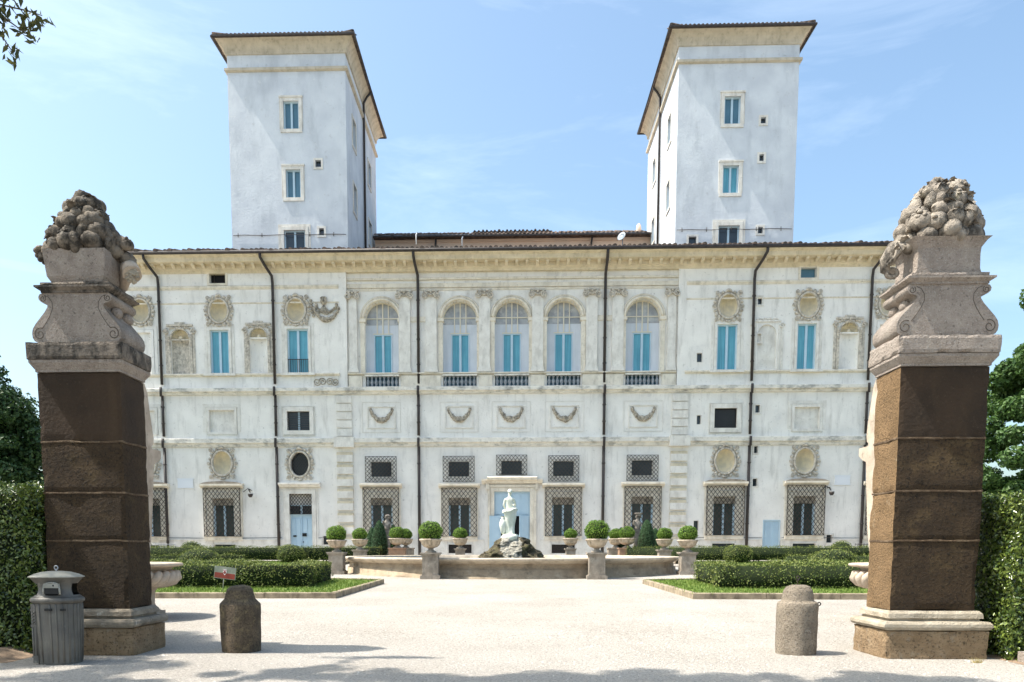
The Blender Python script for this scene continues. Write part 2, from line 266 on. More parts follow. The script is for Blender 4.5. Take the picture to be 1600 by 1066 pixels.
        for i in range(n):
            j = (i + 1) % n; fs += [(3 * i, 3 * j, 3 * j + 1, 3 * i + 1), (3 * i + 1, 3 * j + 1, 3 * j + 2, 3 * i + 2)]
        return s.add(vs, fs, False)
    def wall(s, x0, x1, z0, z1, y, holes, back=.5):  # holes: (x0,x1,z0,z1,kind,depth)
        xs = sorted(set([x0, x1] + [v for h in holes for v in h[:2] if x0 < v < x1])); zs = sorted(set([z0, z1] + [v for h in holes for v in h[2:4] if z0 < v < z1]))
        for i in range(len(xs) - 1):
            for k in range(len(zs) - 1):
                cx = (xs[i] + xs[i + 1]) / 2; cz = (zs[k] + zs[k + 1]) / 2
                if any(h[0] < cx < h[1] and h[2] < cz < h[3] for h in holes): continue
                s.add([(xs[i], y, zs[k]), (xs[i + 1], y, zs[k]), (xs[i + 1], y, zs[k + 1]), (xs[i], y, zs[k + 1])], [(0, 1, 2, 3)], False)
        for h in holes:
            a, b, c, d, kind, dep = h; Y = y + dep
            if kind == 'rect':
                s.add([(a, y, c), (b, y, c), (b, y, d), (a, y, d), (a, Y, c), (b, Y, c), (b, Y, d), (a, Y, d)], [(0, 4, 5, 1), (1, 5, 6, 2), (2, 6, 7, 3), (3, 7, 4, 0)], False)
            elif kind == 'oval':
                cx, cz = (a + b) / 2, (c + d) / 2; rx, rz = (b - a) / 2 - .02, (d - c) / 2 - .02
                s.hole_plate((a, b, c, d), [(cx + rx * math.cos(2 * PI * t / 28), cz + rz * math.sin(2 * PI * t / 28)) for t in range(28)], y, dep)
            elif kind == 'arch':
                r = (b - a) / 2 - .01; cx = (a + b) / 2; cz = d - r - .01
                s.hole_plate((a, b, c, d), [(cx - r, c + .005), (cx + r, c + .005)] + [(cx + r * math.cos(PI * t / 16), cz + r * math.sin(PI * t / 16)) for t in range(17)], y, dep)
        return s
    def out(s, name, mats, parent=None, origin=None, top=None):
        if not isinstance(mats, (list, tuple)): mats = [mats]
        if origin is None: origin = tuple(W[parent.name]) if parent is not None else (0, 0, 0)
        me = bpy.data.meshes.new(name)
        ox, oy, oz = origin
        me.from_pydata([(x - ox, y - oy, z - oz) for x, y, z in s.v], [], s.f)
        for m in mats: me.materials.append(M[m])
        me.polygons.foreach_set('material_index', s.mi); me.polygons.foreach_set('use_smooth', s.sm); me.update()
        o = bpy.data.objects.new(name, me); link(o, parent, origin)
        return o
W = {}
def link(o, parent, origin):
    col.objects.link(o); W[o.name] = Vector(origin)
    if parent is not None: o.parent = parent; o.location = Vector(origin) - W[parent.name]
    else: o.location = origin
def tag(o, label=None, cat=None, group=None, kind=None):
    if label: o['label'] = label
    if cat: o['category'] = cat
    if group: o['group'] = group
    if kind: o['kind'] = kind
    return o
def empty(name, loc, label=None, cat=None, group=None, parent=None):
    o = bpy.data.objects.new(name, None); o.empty_display_size = .2; link(o, parent, loc)
    return tag(o, label, cat, group)
def copy_tree(o, loc=None, parent=None):
    c = o.copy(); col.objects.link(c)
    if parent is not None: c.parent = parent
    if loc is not None:
        if c.parent is not None: c.location = Vector(loc) - W[c.parent.name]
        else: c.location = loc
        W[c.name] = Vector(loc)
    else: W[c.name] = W.get(parent.name, Vector()) + c.location if parent is not None else c.location.copy()
    for ch in o.children: copy_tree(ch, None, c)
    return c
def npmesh(name, V, F, mats, parent=None, origin=(0, 0, 0), mi=None, smooth=False):
    V = np.asarray(V, float) - np.array(origin); F = np.asarray(F, np.int32)
    me = bpy.data.meshes.new(name); me.vertices.add(len(V)); me.vertices.foreach_set('co', V.astype(np.float32).ravel())
    k = F.shape[1]; me.loops.add(F.size); me.loops.foreach_set('vertex_index', F.ravel()); me.polygons.add(len(F))
    me.polygons.foreach_set('loop_start', np.arange(0, F.size, k, dtype=np.int32)); me.polygons.foreach_set('loop_total', np.full(len(F), k, np.int32))
    for m in ([mats] if isinstance(mats, str) else mats): me.materials.append(M[m])
    if mi is not None: me.polygons.foreach_set('material_index', np.asarray(mi, np.int32))
    me.update(calc_edges=True); me.validate()
    o = bpy.data.objects.new(name, me); link(o, parent, origin); return o
def leaves(P, Nrm, size, aspect=.5, spread=.9, jit=.35):
    """one folded leaf (two triangles) per point; P points, Nrm preferred normals"""
    n = len(P); d = Nrm + rng.normal(0, spread, (n, 3)); d /= np.linalg.norm(d, axis=1)[:, None] + 1e-9
    t = rng.normal(0, 1, (n, 3)); t -= (t * d).sum(1)[:, None] * d; t /= np.linalg.norm(t, axis=1)[:, None] + 1e-9
    b = np.cross(d, t); L = (size * (1 + rng.uniform(-jit, jit, n)))[:, None]; Wd = L * aspect
    a = P - t * L * .5; c = P + t * L * .5; fold = d * Wd * .25
    V = np.stack([a, P + b * Wd * .5 + fold, c, P - b * Wd * .5 + fold], 1).reshape(-1, 3)
    i = np.arange(n)[:, None] * 4
    F = np.concatenate([i + np.array([[0, 1, 2]]), i + np.array([[0, 2, 3]])], 1).reshape(-1, 3)
    return V, F
def blob_points(blobs, n, inner=.55):
    vol = np.array([b[1][0] * b[1][1] * b[1][2] for b in blobs]) ** .67; k = rng.choice(len(blobs), n, p=vol / vol.sum())
    C = np.array([b[0] for b in blobs])[k]; Rr = np.array([b[1] for b in blobs])[k]
    d = rng.normal(0, 1, (n, 3)); d /= np.linalg.norm(d, axis=1)[:, None]; r = inner + (1 - inner) * rng.random(n) ** .6
    return C + d * Rr * r[:, None], d
def sheet(name, poly, z, m, thick=0):
    pass

# ================================================================ GROUND
def ground():
    ys = [-60, -20, 0, 4, 6, 8, 9, 10, 11, 14, 18, 24, 30, 36, 42, 48.037, 60, 90, 140, 300, 900]
    xs = [-900, -300, -100, -40, -20, -12, -8, -4, 0, 4, 8, 12, 20, 40, 100, 300, 900]
    V = [(x, y, gz(y)) for y in ys for x in xs]; n = len(xs)
    F = [(j * n + i, j * n + i + 1, (j + 1) * n + i + 1, (j + 1) * n + i) for j in range(len(ys) - 1) for i in range(n - 1)]
    b = MB(); b.add(V, F, True); tag(b.out('gravel_ground', 'gravel'), kind='structure')
ground()
def pebbles():
    n = 17000; x = rng.uniform(-7, 7, n); y = 6.6 + 8.5 * rng.random(n) ** 1.3; r = rng.uniform(.003, .010, n) * (1 + (rng.random(n) > .97) * .9)
    base = np.array([(1, 0, 0), (0, 1, 0), (-1, 0, 0), (0, -1, 0), (0, 0, .8)], float)
    z = np.where(y > 11, .0162 * (y - 11), 0) - .001
    a = rng.uniform(0, 6.28, n); ca, sa = np.cos(a), np.sin(a); st = rng.uniform(.6, 1.3, n)
    V = np.empty((n, 5, 3)); bx = base[None, :, 0] * st[:, None]; by = base[None, :, 1]
    V[:, :, 0] = x[:, None] + (bx * ca[:, None] - by * sa[:, None]) * r[:, None]; V[:, :, 1] = y[:, None] + (bx * sa[:, None] + by * ca[:, None]) * r[:, None]
    V[:, :, 2] = z[:, None] + base[None, :, 2] * r[:, None]
    i = np.arange(n)[:, None] * 5
    F = np.concatenate([i + np.array([[0, 1, 4]]), i + np.array([[1, 2, 4]]), i + np.array([[2, 3, 4]]), i + np.array([[3, 0, 4]])], 1).reshape(-1, 3)
    tag(npmesh('loose_pebbles', V.reshape(-1, 3), F, 'pebble'), 'small loose pebbles scattered over the pale gravel in the foreground', 'pebbles', kind='stuff')
pebbles()

def poly_sheet(name, pts, dz, m, sub=None):
    # a planar polygon lying on the sloping ground, triangulated as a fan of strips
    b = MB(); vs = [(x, y, gz(y) + dz) for x, y in pts]; b.add(vs, [list(range(len(pts)))], False)
    return tag(b.out(name, m), kind='structure')
def inside(px, py, poly):
    c = np.zeros(len(px), bool); n = len(poly)
    for i in range(n):
        x1, y1 = poly[i]; x2, y2 = poly[(i + 1) % n]
        k = ((y1 > py) != (y2 > py)) & (px < (x2 - x1) * (py - y1) / (y2 - y1 + 1e-12) + x1); c ^= k
    return c
def kerb(pts, label, h=.14, t=.13):
    b = MB()
    for i in range(len(pts) - 1):
        p, q = Vector(pts[i]), Vector(pts[i + 1]); d = (q - p).normalized(); nn = Vector((-d.y, d.x)) * t; e = d * (t * .35)
        Lk = (q - p).length; k = max(1, int(Lk / 1.6))
        for s in range(k):
            u = p + (q - p) * (s / k) + d * .006; v = p + (q - p) * ((s + 1) / k) - d * .006; j = random.uniform(-.006, .006)
            vs = []
            for pt in (u, v):
                for off, zz in ((0, -.25), (0, h + j - .015), (.015 / t, h + j), (1, h + j), (1, -.25)):
                    r2 = pt + nn * off; vs.append((r2.x, r2.y, gz(r2.y) + zz))
            b.add(vs, [(0, 1, 6, 5), (1, 2, 7, 6), (2, 3, 8, 7), (3, 4, 9, 8), (0, 4, 3, 2, 1), (5, 6, 7, 8, 9)], False)
    c = pts[0]
    o = b.out('lawn_kerb', 'kerb', None, (c[0], c[1], gz(c[1]))); return tag(o, label, 'kerb', 'stone kerbs around the lawns')
def grass(name, poly, n, h, holes=()):
    xs = [p[0] for p in poly]; ys = [p[1] for p in poly]
    x = rng.uniform(min(xs), max(xs), n * 2); y = rng.uniform(min(ys), max(ys), n * 2); k = inside(x, y, poly)
    x, y = x[k][:n], y[k][:n]; n = len(x); z = .0162 * (y - 11) + .10
    a = rng.uniform(0, 6.28, n); w = .016; hh = h * rng.uniform(.5, 1.2, n); lx, ly = rng.normal(0, .35, n) * hh, rng.normal(0, .35, n) * hh
    V = np.stack([np.stack([x - np.cos(a) * w, y - np.sin(a) * w, z], 1), np.stack([x + np.cos(a) * w, y + np.sin(a) * w, z], 1), np.stack([x + lx, y + ly, z + hh], 1)], 1).reshape(-1, 3)
    F = np.arange(3 * n).reshape(-1, 3)
    return tag(npmesh(name, V, F, 'blade'), 'mown green grass growing on the ' + name.replace('_', ' '), 'grass', kind='stuff')
LA = {-1: [(-26, 18.6), (-4.1, 18.6), (-4.45, 25.0), (-26, 25.6)], 1: [(26, 18.6), (4.25, 19.3), (4.2, 24.6), (26, 25.6)]}
for s in (-1, 1):
    sd_ = 'left' if s < 0 else 'right'
    if s < 0: A = [(-26, 18.35), (-4.15, 18.7), (-3.95, 24.6), (-6.2, 25.4), (-26, 25.6)]
    else: A = [(26, 18.35), (4.2, 18.7), (3.98, 24.6), (6.2, 25.4), (26, 25.6)]
    B = [(s * 26, 29.0), (s * 9.6, 29.6), (s * 8.2, 33.5), (s * 8.6, 42.9), (s * 26, 42.9)]
    for nm, P in (('front_lawn', A), ('back_lawn', B)):
        PP = P if s < 0 else [P[0]] + P[1:]
        poly_sheet(nm, PP if s < 0 else list(reversed(PP)), .10, 'lawn')
    pts = [A[0], A[1], A[2], A[3], A[4]]
    kerb(pts if s < 0 else list(reversed(pts)), f'low weathered stone kerb around the front lawn nearest the {sd_} gate pier')
    kerb(B[:4] if s < 0 else list(reversed(B[:4])), f'low stone kerb of the rear lawn on the {sd_}, beyond the cross path')
    grass('grass_of_front_lawn', A, 30000, .07); grass('grass_of_rear_lawn', B, 30000, .06)

# ================================================================ VILLA
VX = -.07; FY = 50.0
villa = empty('villa', (VX, FY, .6), 'long white baroque villa with two square towers, arcade windows and stained stucco facade', 'building')
def dirbox(b, x0, x1, y0, y1, z0, z1): b.box(x0, x1, y0, y1, z0, z1)
lower_holes = []; up_holes = []
XW = 25.5
ovL = [(-18.05, 6.57), (-13.2, 6.5), (12.97, 6.6), (17.76, 6.6), (-22.85, 6.55), (22.6, 6.6)]
ovU = [(-17.98, 15.75), (-13.23, 15.74), (12.9, 15.75), (17.64, 15.78), (-22.85, 15.78), (22.4, 15.8)]
gw = [(-18.08, 2.06, 2.28, 2.95), (12.99, 2.12, 2.26, 2.95), (17.85, 2.12, 2.24, 2.98), (-22.75, 2.06, 2.26, 2.95), (22.6, 2.12, 2.26, 2.95)]      # cx, z0, w, h of wing grilles
gc = [(-8.13, 2.06, 2.2, 2.95), (-3.28, 2.06, 2.14, 2.92), (3.13, 2.08, 2.2, 2.92), (7.98, 2.12, 2.2, 2.93)]
at_ = [(-8.12, 5.37, 1.9, 1.55), (-3.31, 5.37, 1.9, 1.55), (-.06, 5.78, 1.85, 1.2), (3.13, 5.38, 1.84, 1.55), (7.93, 5.41, 1.87, 1.54)]
for cx, cz in ovL: lower_holes.append((cx - .6, cx + .6, cz - .75, cz + .75, 'oval', .45))
for cx, z0, ww, hh in gw + gc: lower_holes.append((cx - .68, cx + .68, z0, z0 + 2.35, 'rect', .35))
for i, (cx, z0, ww, hh) in enumerate(at_):
    if i == 2: lower_holes.append((cx - .63, cx + .63, z0 + .02, z0 + .88, 'rect', .3))
    else: lower_holes.append((cx - .63, cx + .63, z0 + .35, z0 + 1.25, 'rect', .3))
lower_holes += [(-13.9, -12.49, .9, 4.7, 'rect', .3), (-1.12, 1.08, .6, 4.8, 'rect', .35), (15.43, 16.37, 1.1, 2.98, 'rect', .08)]
midw = [(-13.92, -12.52, 8.55, 9.71), (12.24, 13.59, 8.58, 9.76)]
midb = [(-18.79, -17.23, 8.49, 9.80), (17.05, 18.54, 8.52, 9.80), (-23.6, -22.2, 8.5, 9.8), (21.9, 23.3, 8.5, 9.8)]
for m in midw: lower_holes.append((*m, 'rect', .3))
for m in midb: lower_holes.append((*m, 'rect', .12))
slots = [(11.11, 11.42, 12.5, 13.03), (14.67, 14.9, 13.64, 14.12), (14.64, 14.9, 15.83, 16.28), (11.2, 11.43, 8.82, 9.35), (14.69, 14.96, 9.49, 9.94), (14.69, 14.92, 7.08, 7.5), (14.67, 14.94, 5.08, 5.54), (11.16, 11.44, 2.4, 2.99), (-11.83, -11.47, 1.54, 2.06), (19.25, 19.6, 1.65, 2.12)]
basew = [(-18.73, -17.35, 1.05, 1.54), (-3.97, -2.53, 1.0, 1.54), (2.44, 3.87, 1.0, 1.54), (12.3, 13.7, 1.05, 1.6), (17.2, 18.6, 1.05, 1.6), (-24.0, -22.2, .7, 1.5), (21.9, 23.6, .75, 1.55)]
for q in slots:
    (lower_holes if q[2] < 11 else up_holes).append((*q, 'rect', .3))
for q in basew: lower_holes.append((*q, 'rect', .25))
for cx, cz in ovU: up_holes.append((cx - .56, cx + .56, cz - .68, cz + .68, 'oval', .45))
bw = [(-18.58, -17.42, 12.01, 14.62), (-13.81, -12.51, 12.02, 14.65), (12.28, 13.5, 12.02, 14.70), (17.05, 18.18, 12.02, 14.70)]
bwb = [(-23.45, -22.25, 12.01, 14.5), (21.9, 23.0, 12.01, 14.6)]
for q in bw: up_holes.append((*q, 'rect', .22))
for q in bwb: up_holes.append((*q, 'rect', .1))
niches = [(-21.0, -19.88, 12.0, 14.67), (-16.11, -15.05, 12.0, 14.71), (19.57, 20.67, 12.05, 14.75)]
for q in niches: up_holes.append((*q, 'arch', .5))
up_holes.append((14.69, 15.83, 12.05, 14.68, 'arch', .1))
tops = [(-18.51, -17.52, 17.38, 17.98), (17.12, 18.06, 17.34, 17.94)]
for q in tops: up_holes.append((*q, 'rect', .4))
AX = [-8.02, -3.24, -.07, 3.10, 7.88]; CY = 50.2
arch_holes = [(x - 1.06, x + 1.06, 12.0, 16.32, 'arch', .55) for x in AX]
bal_holes = [(x - 1.02, x + 1.02, 11.2, 11.86, 'rect', .35) for x in AX]
b = MB()
b.wall(-XW, XW, .3, 11.1, FY, lower_holes)
b.wall(-XW, -10.13, 11.1, 18.3, FY, [h for h in up_holes if h[0] < 0]); b.wall(9.93, XW, 11.1, 18.3, FY, [h for h in up_holes if h[0] > 0])
b.wall(-10.13, 9.93, 11.1, 18.3, CY, arch_holes + bal_holes)
for x in (-10.13, 9.93): b.add([(x, FY, 11.1), (x, CY, 11.1), (x, CY, 18.3), (x, FY, 18.3)], [(0, 1, 2, 3)], False)
b.add([(-10.13, FY, 11.1), (9.93, FY, 11.1), (9.93, CY, 11.1), (-10.13, CY, 11.1)], [(0, 1, 2, 3)], False)
b.add([(-XW, FY, .3), (-XW, 72, .3), (-XW, 72, 18.9), (-XW, FY, 18.9)], [(0, 1, 2, 3)], False); b.add([(XW, FY, .3), (XW, 72, .3), (XW, 72, 18.9), (XW, FY, 18.9)], [(0, 1, 2, 3)], False)
b.out('facade_wall', 'stucco', villa)
b = MB(); b.add([(-XW + .1, 51.2, .3), (XW - .1, 51.2, .3), (XW - .1, 51.2, 18.3), (-XW + .1, 51.2, 18.3)], [(0, 1, 2, 3)], False); b.out('dark_interior', 'dark', villa)
# plinth and shallow panels of the ground floor, butted round openings
b = MB()
def strip(b, x0, x1, y0, y1, z0, z1, gaps):
    xs = x0
    for a, c in sorted(gaps):
        if a > xs: b.box(xs, a, y0, y1, z0, z1)
        xs = max(xs, c)
    if xs < x1: b.box(xs, x1, y0, y1, z0, z1)
basegaps = [(q[0] - .06, q[1] + .06) for q in basew + [s_ for s_ in slots if s_[2] < 1.9]] + [(-14.25, -12.1), (-1.75, 1.72), (15.35, 16.45)]
strip(b, -XW, XW, 49.93, 49.998, .3, 1.80, basegaps); strip(b, -XW, XW, 49.90, 49.997, 1.80, 1.86, [(-14.25, -12.1), (-1.75, 1.72), (15.35, 16.45), (-11.9, -11.4), (19.2, 19.65)])
b.out('base_course', 'pale', villa)

# --- string courses
DP = [-21.63, -14.6, -5.77, 5.56, 14.38, 21.3]
b = MB()
def course(b, z0, z1, d, x0=-XW, x1=XW, y=FY, steps=((0, 1, 1.0), )):
    b.profx([(y + .002, z0), (y - d * .35, z0), (y - d * .55, z0 + (z1 - z0) * .35), (y - d, z0 + (z1 - z0) * .45), (y - d, z1 - .03), (y - d + .03, z1), (y + .002, z1 + .03)], x0, x1)
course(b, 7.56, 8.06, .26); course(b, 10.72, 11.1, .30)
b.out('string_course', 'band', villa)
for x0, x1 in ((-XW, -10.6), (10.4, XW)):
    b = MB()
    course(b, 17.0, 17.22, .09, x0, x1)
    b.profx([(FY + .002, 16.16), (FY - .05, 16.18), (FY - .05, 16.24), (FY + .002, 16.26)], x0, x1)
    course(b, 11.82, 12.0, .13, x0, x1)
    b.box(x0, x1, FY - .04, FY - .003, 17.98, 18.29)
    b.out('upper_moulding', 'trim', villa)
# frieze of the arcade
b = MB()
for z0, z1, d in ((16.9, 17.0, .05), (17.05, 17.3, .10), (17.5, 17.62, .13)):
    b.box(-10.125, 9.925, CY - d, CY - .003, z0, z1)
course(b, 11.88, 12.02, .2, -10.12, 9.92, CY)
for a, c in [(-10.12, -9.2), (-6.9, -4.36), (-2.12, -1.2), (1.05, 1.98), (4.2, 6.76), (9.0, 9.92)]:
    b.box(a + .05, c - .05, CY - .15, CY - .002, 11.11, 11.84); b.box(a + .02, c - .02, CY - .2, CY - .001, 11.11, 11.22)
b.out('arcade_moulding', 'trim', villa)
# impost band between arcade pilasters
for a, c in ((-6.26, -5.32), (5.1, 6.0)): b = MB(); b.box(a, c, CY - .06, CY - .002, 15.05, 15.35); b.out('impost_band', 'trim', villa)

# --- main cornice, modillions, gutter, roof
b = MB()
b.profx([(50.3, 17.95), (49.96, 17.95), (49.9, 18.05), (49.85, 18.08), (49.82, 18.12), (49.72, 18.14), (49.7, 18.36), (49.25, 18.38), (49.2, 18.42), (49.16, 18.62), (49.1, 18.66), (49.02, 18.68), (48.97, 18.74), (48.97, 18.80), (50.3, 18.86)], -XW - .6, XW + .6)
cornice = b.out('main_cornice', 'cornice', villa)
xs = np.arange(-XW + .1, XW, .61)
b = MB(); x = float(xs[0]); b.profx([(49.72, 18.16), (49.66, 18.14), (49.5, 18.22), (49.36, 18.26), (49.34, 18.375), (49.72, 18.375)], x - .09, x + .09); md = b.out('modillion', 'cornice', cornice, (x, 49.5, 18.2))
for x in xs[1:]:
    copy_tree(md, (float(x), 49.5, 18.2))
b = MB(); b.cur = 0
b.rings([[(x, 48.93 + .1 * math.cos(a), 18.83 + .1 * math.sin(a)) for a in [PI * .5 + PI * q / 6 * 1.1 for q in range(7)]] + [(x, 49.0, 18.76)] for x in (-XW - .65, XW + .65)], True, True)
b.out('gutter', 'gutter', villa)
def tileroof(b, x0, x1, y0, y1, z0, z1, pitch=.29, r=.12):
    """rows of barrel tiles running up the slope, ragged at the eave"""
    n = int((x1 - x0) / pitch); b.add([(x0, y0, z0), (x1, y0, z0), (x1, y1, z1), (x0, y1, z1)], [(0, 1, 2, 3)], False)
    for i in range(n):
        x = x0 + (i + .5) * pitch + random.uniform(-.02, .02); j = random.uniform(-.06, .05); k = random.uniform(.85, 1.2); e = random.uniform(-.02, .05)
        b.rings([[(x + r * k * math.cos(a), y + 0, z + r * k * 1.05 * math.sin(a)) for a in [PI * q / 6 for q in range(7)]] for y, z in ((y0 + j, z0 + e), (y1, z1))], True, True, close=False)
b = MB(); tileroof(b, -XW - .6, XW + .6, 48.9, 60.4, 18.88, 22.1)
b.add([(-XW - .6, 60.4, 22.1), (XW + .6, 60.4, 22.1), (XW + .6, 73, 19.0), (-XW - .6, 73, 19.0)], [(0, 1, 2, 3)], False)
b.add([(-XW - .6, 48.9, 19.05), (-XW - .6, 60.4, 22.1), (-XW - .6, 73, 19.0)], [(0, 1, 2)], False); b.add([(XW + .6, 48.9, 19.05), (XW + .6, 60.4, 22.1), (XW + .6, 73, 19.0)], [(0, 1, 2)], False)
b.out('main_roof', 'tiles', villa)
# set back central block
b = MB(); b.box(-10.1, 9.9, 60.6, 70, 21.8, 23.7); b.box(-10.1, 9.9, 60.52, 60.598, 23.5, 23.69); cb = b.out('attic_block', 'pink', villa)
b = MB(); tileroof(b, -10.15, 9.9, 60.0, 63.2, 23.82, 25.1, .30, .09); b.box(-10.15, 9.9, 60.0, 60.5, 23.68, 23.80); b.out('attic_roof', 'tiles', cb)
b = MB(); tileroof(b, -3.0, 2.9, 62.0, 66, 24.78, 25.9, .30, .09); b.box(-3.0, 2.9, 62.0, 62.6, 24.3, 24.75); b.out('raised_ridge', 'tiles', cb)
b = MB(); b.box(-10.1, 9.8, 59.93, 59.999, 23.68, 23.79); b.out('attic_gutter', 'gutter', cb)
b = MB(); b.lathe([(.3, 0), (.3, .35), (.2, .5), (.22, .55), (.14, 1.0), (.05, 1.1)], (9.2, 61.5, 23.9), 10); b.out('chimney', 'pink', cb)
for x in (-5.6, 5.7):
    b = MB(); b.tube([(x, 60.2, 23.68), (x - .05, 60.45, 23.3), (x - .05, 60.45, 22)], .07); b.out('drainpipe', 'pipe', cb)
b = MB(); b.lathe([(.0, 0), (.3, .04), (.42, .12), (.44, .14), (.43, .16), (.28, .08), (0, .04)], (0, 0, 0), 16); 
for i, v in enumerate(b.v):
    p = Matrix.Rotation(R(68), 3, 'X') @ Vector(v); p = Matrix.Rotation(R(-40), 3, 'Z') @ p; b.v[i] = (p.x * .7 + 7.15, p.y * .7 + 55, p.z * .7 + 21.65)
b.tube([(7.2, 55.1, 20.7), (7.2, 55.1, 21.7)], .03); b.out('satellite_dish', 'dish', villa)
for x, y in ((-5.78, 49.5), (-3.2, 52.0)):
    b = MB(); b.tube([(x, y, 19.2 + (y - 49) * .28), (x, y, 19.75 + (y - 49) * .28), (x + .05, y, 19.85 + (y - 49) * .28)], .035); b.out('vent_pipe', 'white', villa)
# downpipes
for i, x in enumerate(DP):
    s = {0: 1, 1: 1, 2: .3, 3: .0, 4: -1, 5: -1}[i]; y = FY - .13 if abs(x) > 10 else CY - .12
    x0 = x - s * .45
    pts = [(x0, 48.95, 18.78), (x0, 49.0, 18.55), (x0 + s * .16, 49.3, 18.2), (x - s * .04, y, 17.75), (x, y, 17.3), (x, y, 11.35)]
    b = MB(); b.tube(pts, .085, 8)
    b.tube([(x, FY - .13, 10.68), (x, FY - .13, 8.2)], .085, 8); b.tube([(x, FY - .13, 7.52), (x, FY - .13, .7)], .09, 8)
    for z in (16.3, 14, 12.5, 10, 9, 6.5, 4.5, 2.8): b.tube([(x, (y if z > 11 else FY - .13), z - .03), (x, (y if z > 11 else FY - .13), z + .03)], .115, 8)
    for z in (10.9, 7.8): b.tube([(x, FY - .33, z + .25), (x, FY - .345, z), (x, FY - .33, z - .3)], .08, 8)
    b.out('drainpipe', 'pipe', villa, (x, FY - .13, .7))

# --- quoins
for xq in (-10.37, 10.15):
    b = MB(); z = 1.2
    for k in range(9):
        z0 = .7 + .74 * k; b.box(xq - .5, xq + .5, FY - .16, FY - .004, z0 + .0, z0 + .42, )
        b.cur = 1; b.profx([(FY - .004, z0 + .42), (FY - .16, z0 + .42), (FY - .09, z0 + .6), (FY - .004, z0 + .6)], xq - .5, xq + .5); b.cur = 0
    b.box(xq - .62, xq + .62, FY - .34, FY - .004, 7.5, 8.12)
    for k in range(5): b.box(xq - .48, xq + .48, FY - .10, FY - .004, 8.2 + .5 * k, 8.62 + .5 * k)
    b.out('quoin_strip', ['pale', 'cornice'], villa)

# --- arcade: pilasters with capitals
def spiral(b, cx, y, cz, r0, r1, turns, a0, sgn, rad, n=22):
    b.tube([(cx + sgn * (r0 + (r1 - r0) * t) * math.cos(a0 + turns * 2 * PI * t), y, cz + (r0 + (r1 - r0) * t) * math.sin(a0 + turns * 2 * PI * t)) for t in [k / n for k in range(n + 1)]], rad, 5)
def pilaster(x, wd=.34, half=0):
    b = MB(); b.box(x - wd, x + wd, CY - .16, CY - .002, 12.3, 16.5); b.box(x - wd - .08, x + wd + .08, CY - .24, CY - .001, 12.03, 12.16); b.box(x - wd - .04, x + wd + .04, CY - .2, CY - .0015, 12.16, 12.3)
    p = b.out('pilaster', 'pale', villa, (x, CY, 12))
    b = MB(); b.box(x - wd - .12, x + wd + .12, CY - .26, CY - .001, 16.78, 16.88); b.box(x - wd, x + wd, CY - .18, CY - .0012, 16.5, 16.78)
    for s in (-1, 1):
        spiral(b, x + s * (wd + .05), CY - .26, 16.56, .20, .04, 1.6, PI / 2, s, .055); b.ball((x + s * (wd - .0), CY - .26, 16.64), .045, 6, 4)
    for k in range(9):
        t = (k - 4) / 4; b.ball((x + t * .24, CY - .25, 16.60 + .1 * t * t + (-.06 if k % 2 else 0)), .055, 6, 4)
    b.ball((x, CY - .25, 16.74), .08, 7, 5); b.out('capital', 'carved_pale', p)
    return p
p0 = pilaster(-6.6)
for x in (-4.98, -1.73, 1.50, 4.76, 6.34): copy_tree(p0, (x, CY, 12))
for x in (-9.76, 9.56): pilaster(x, .24)
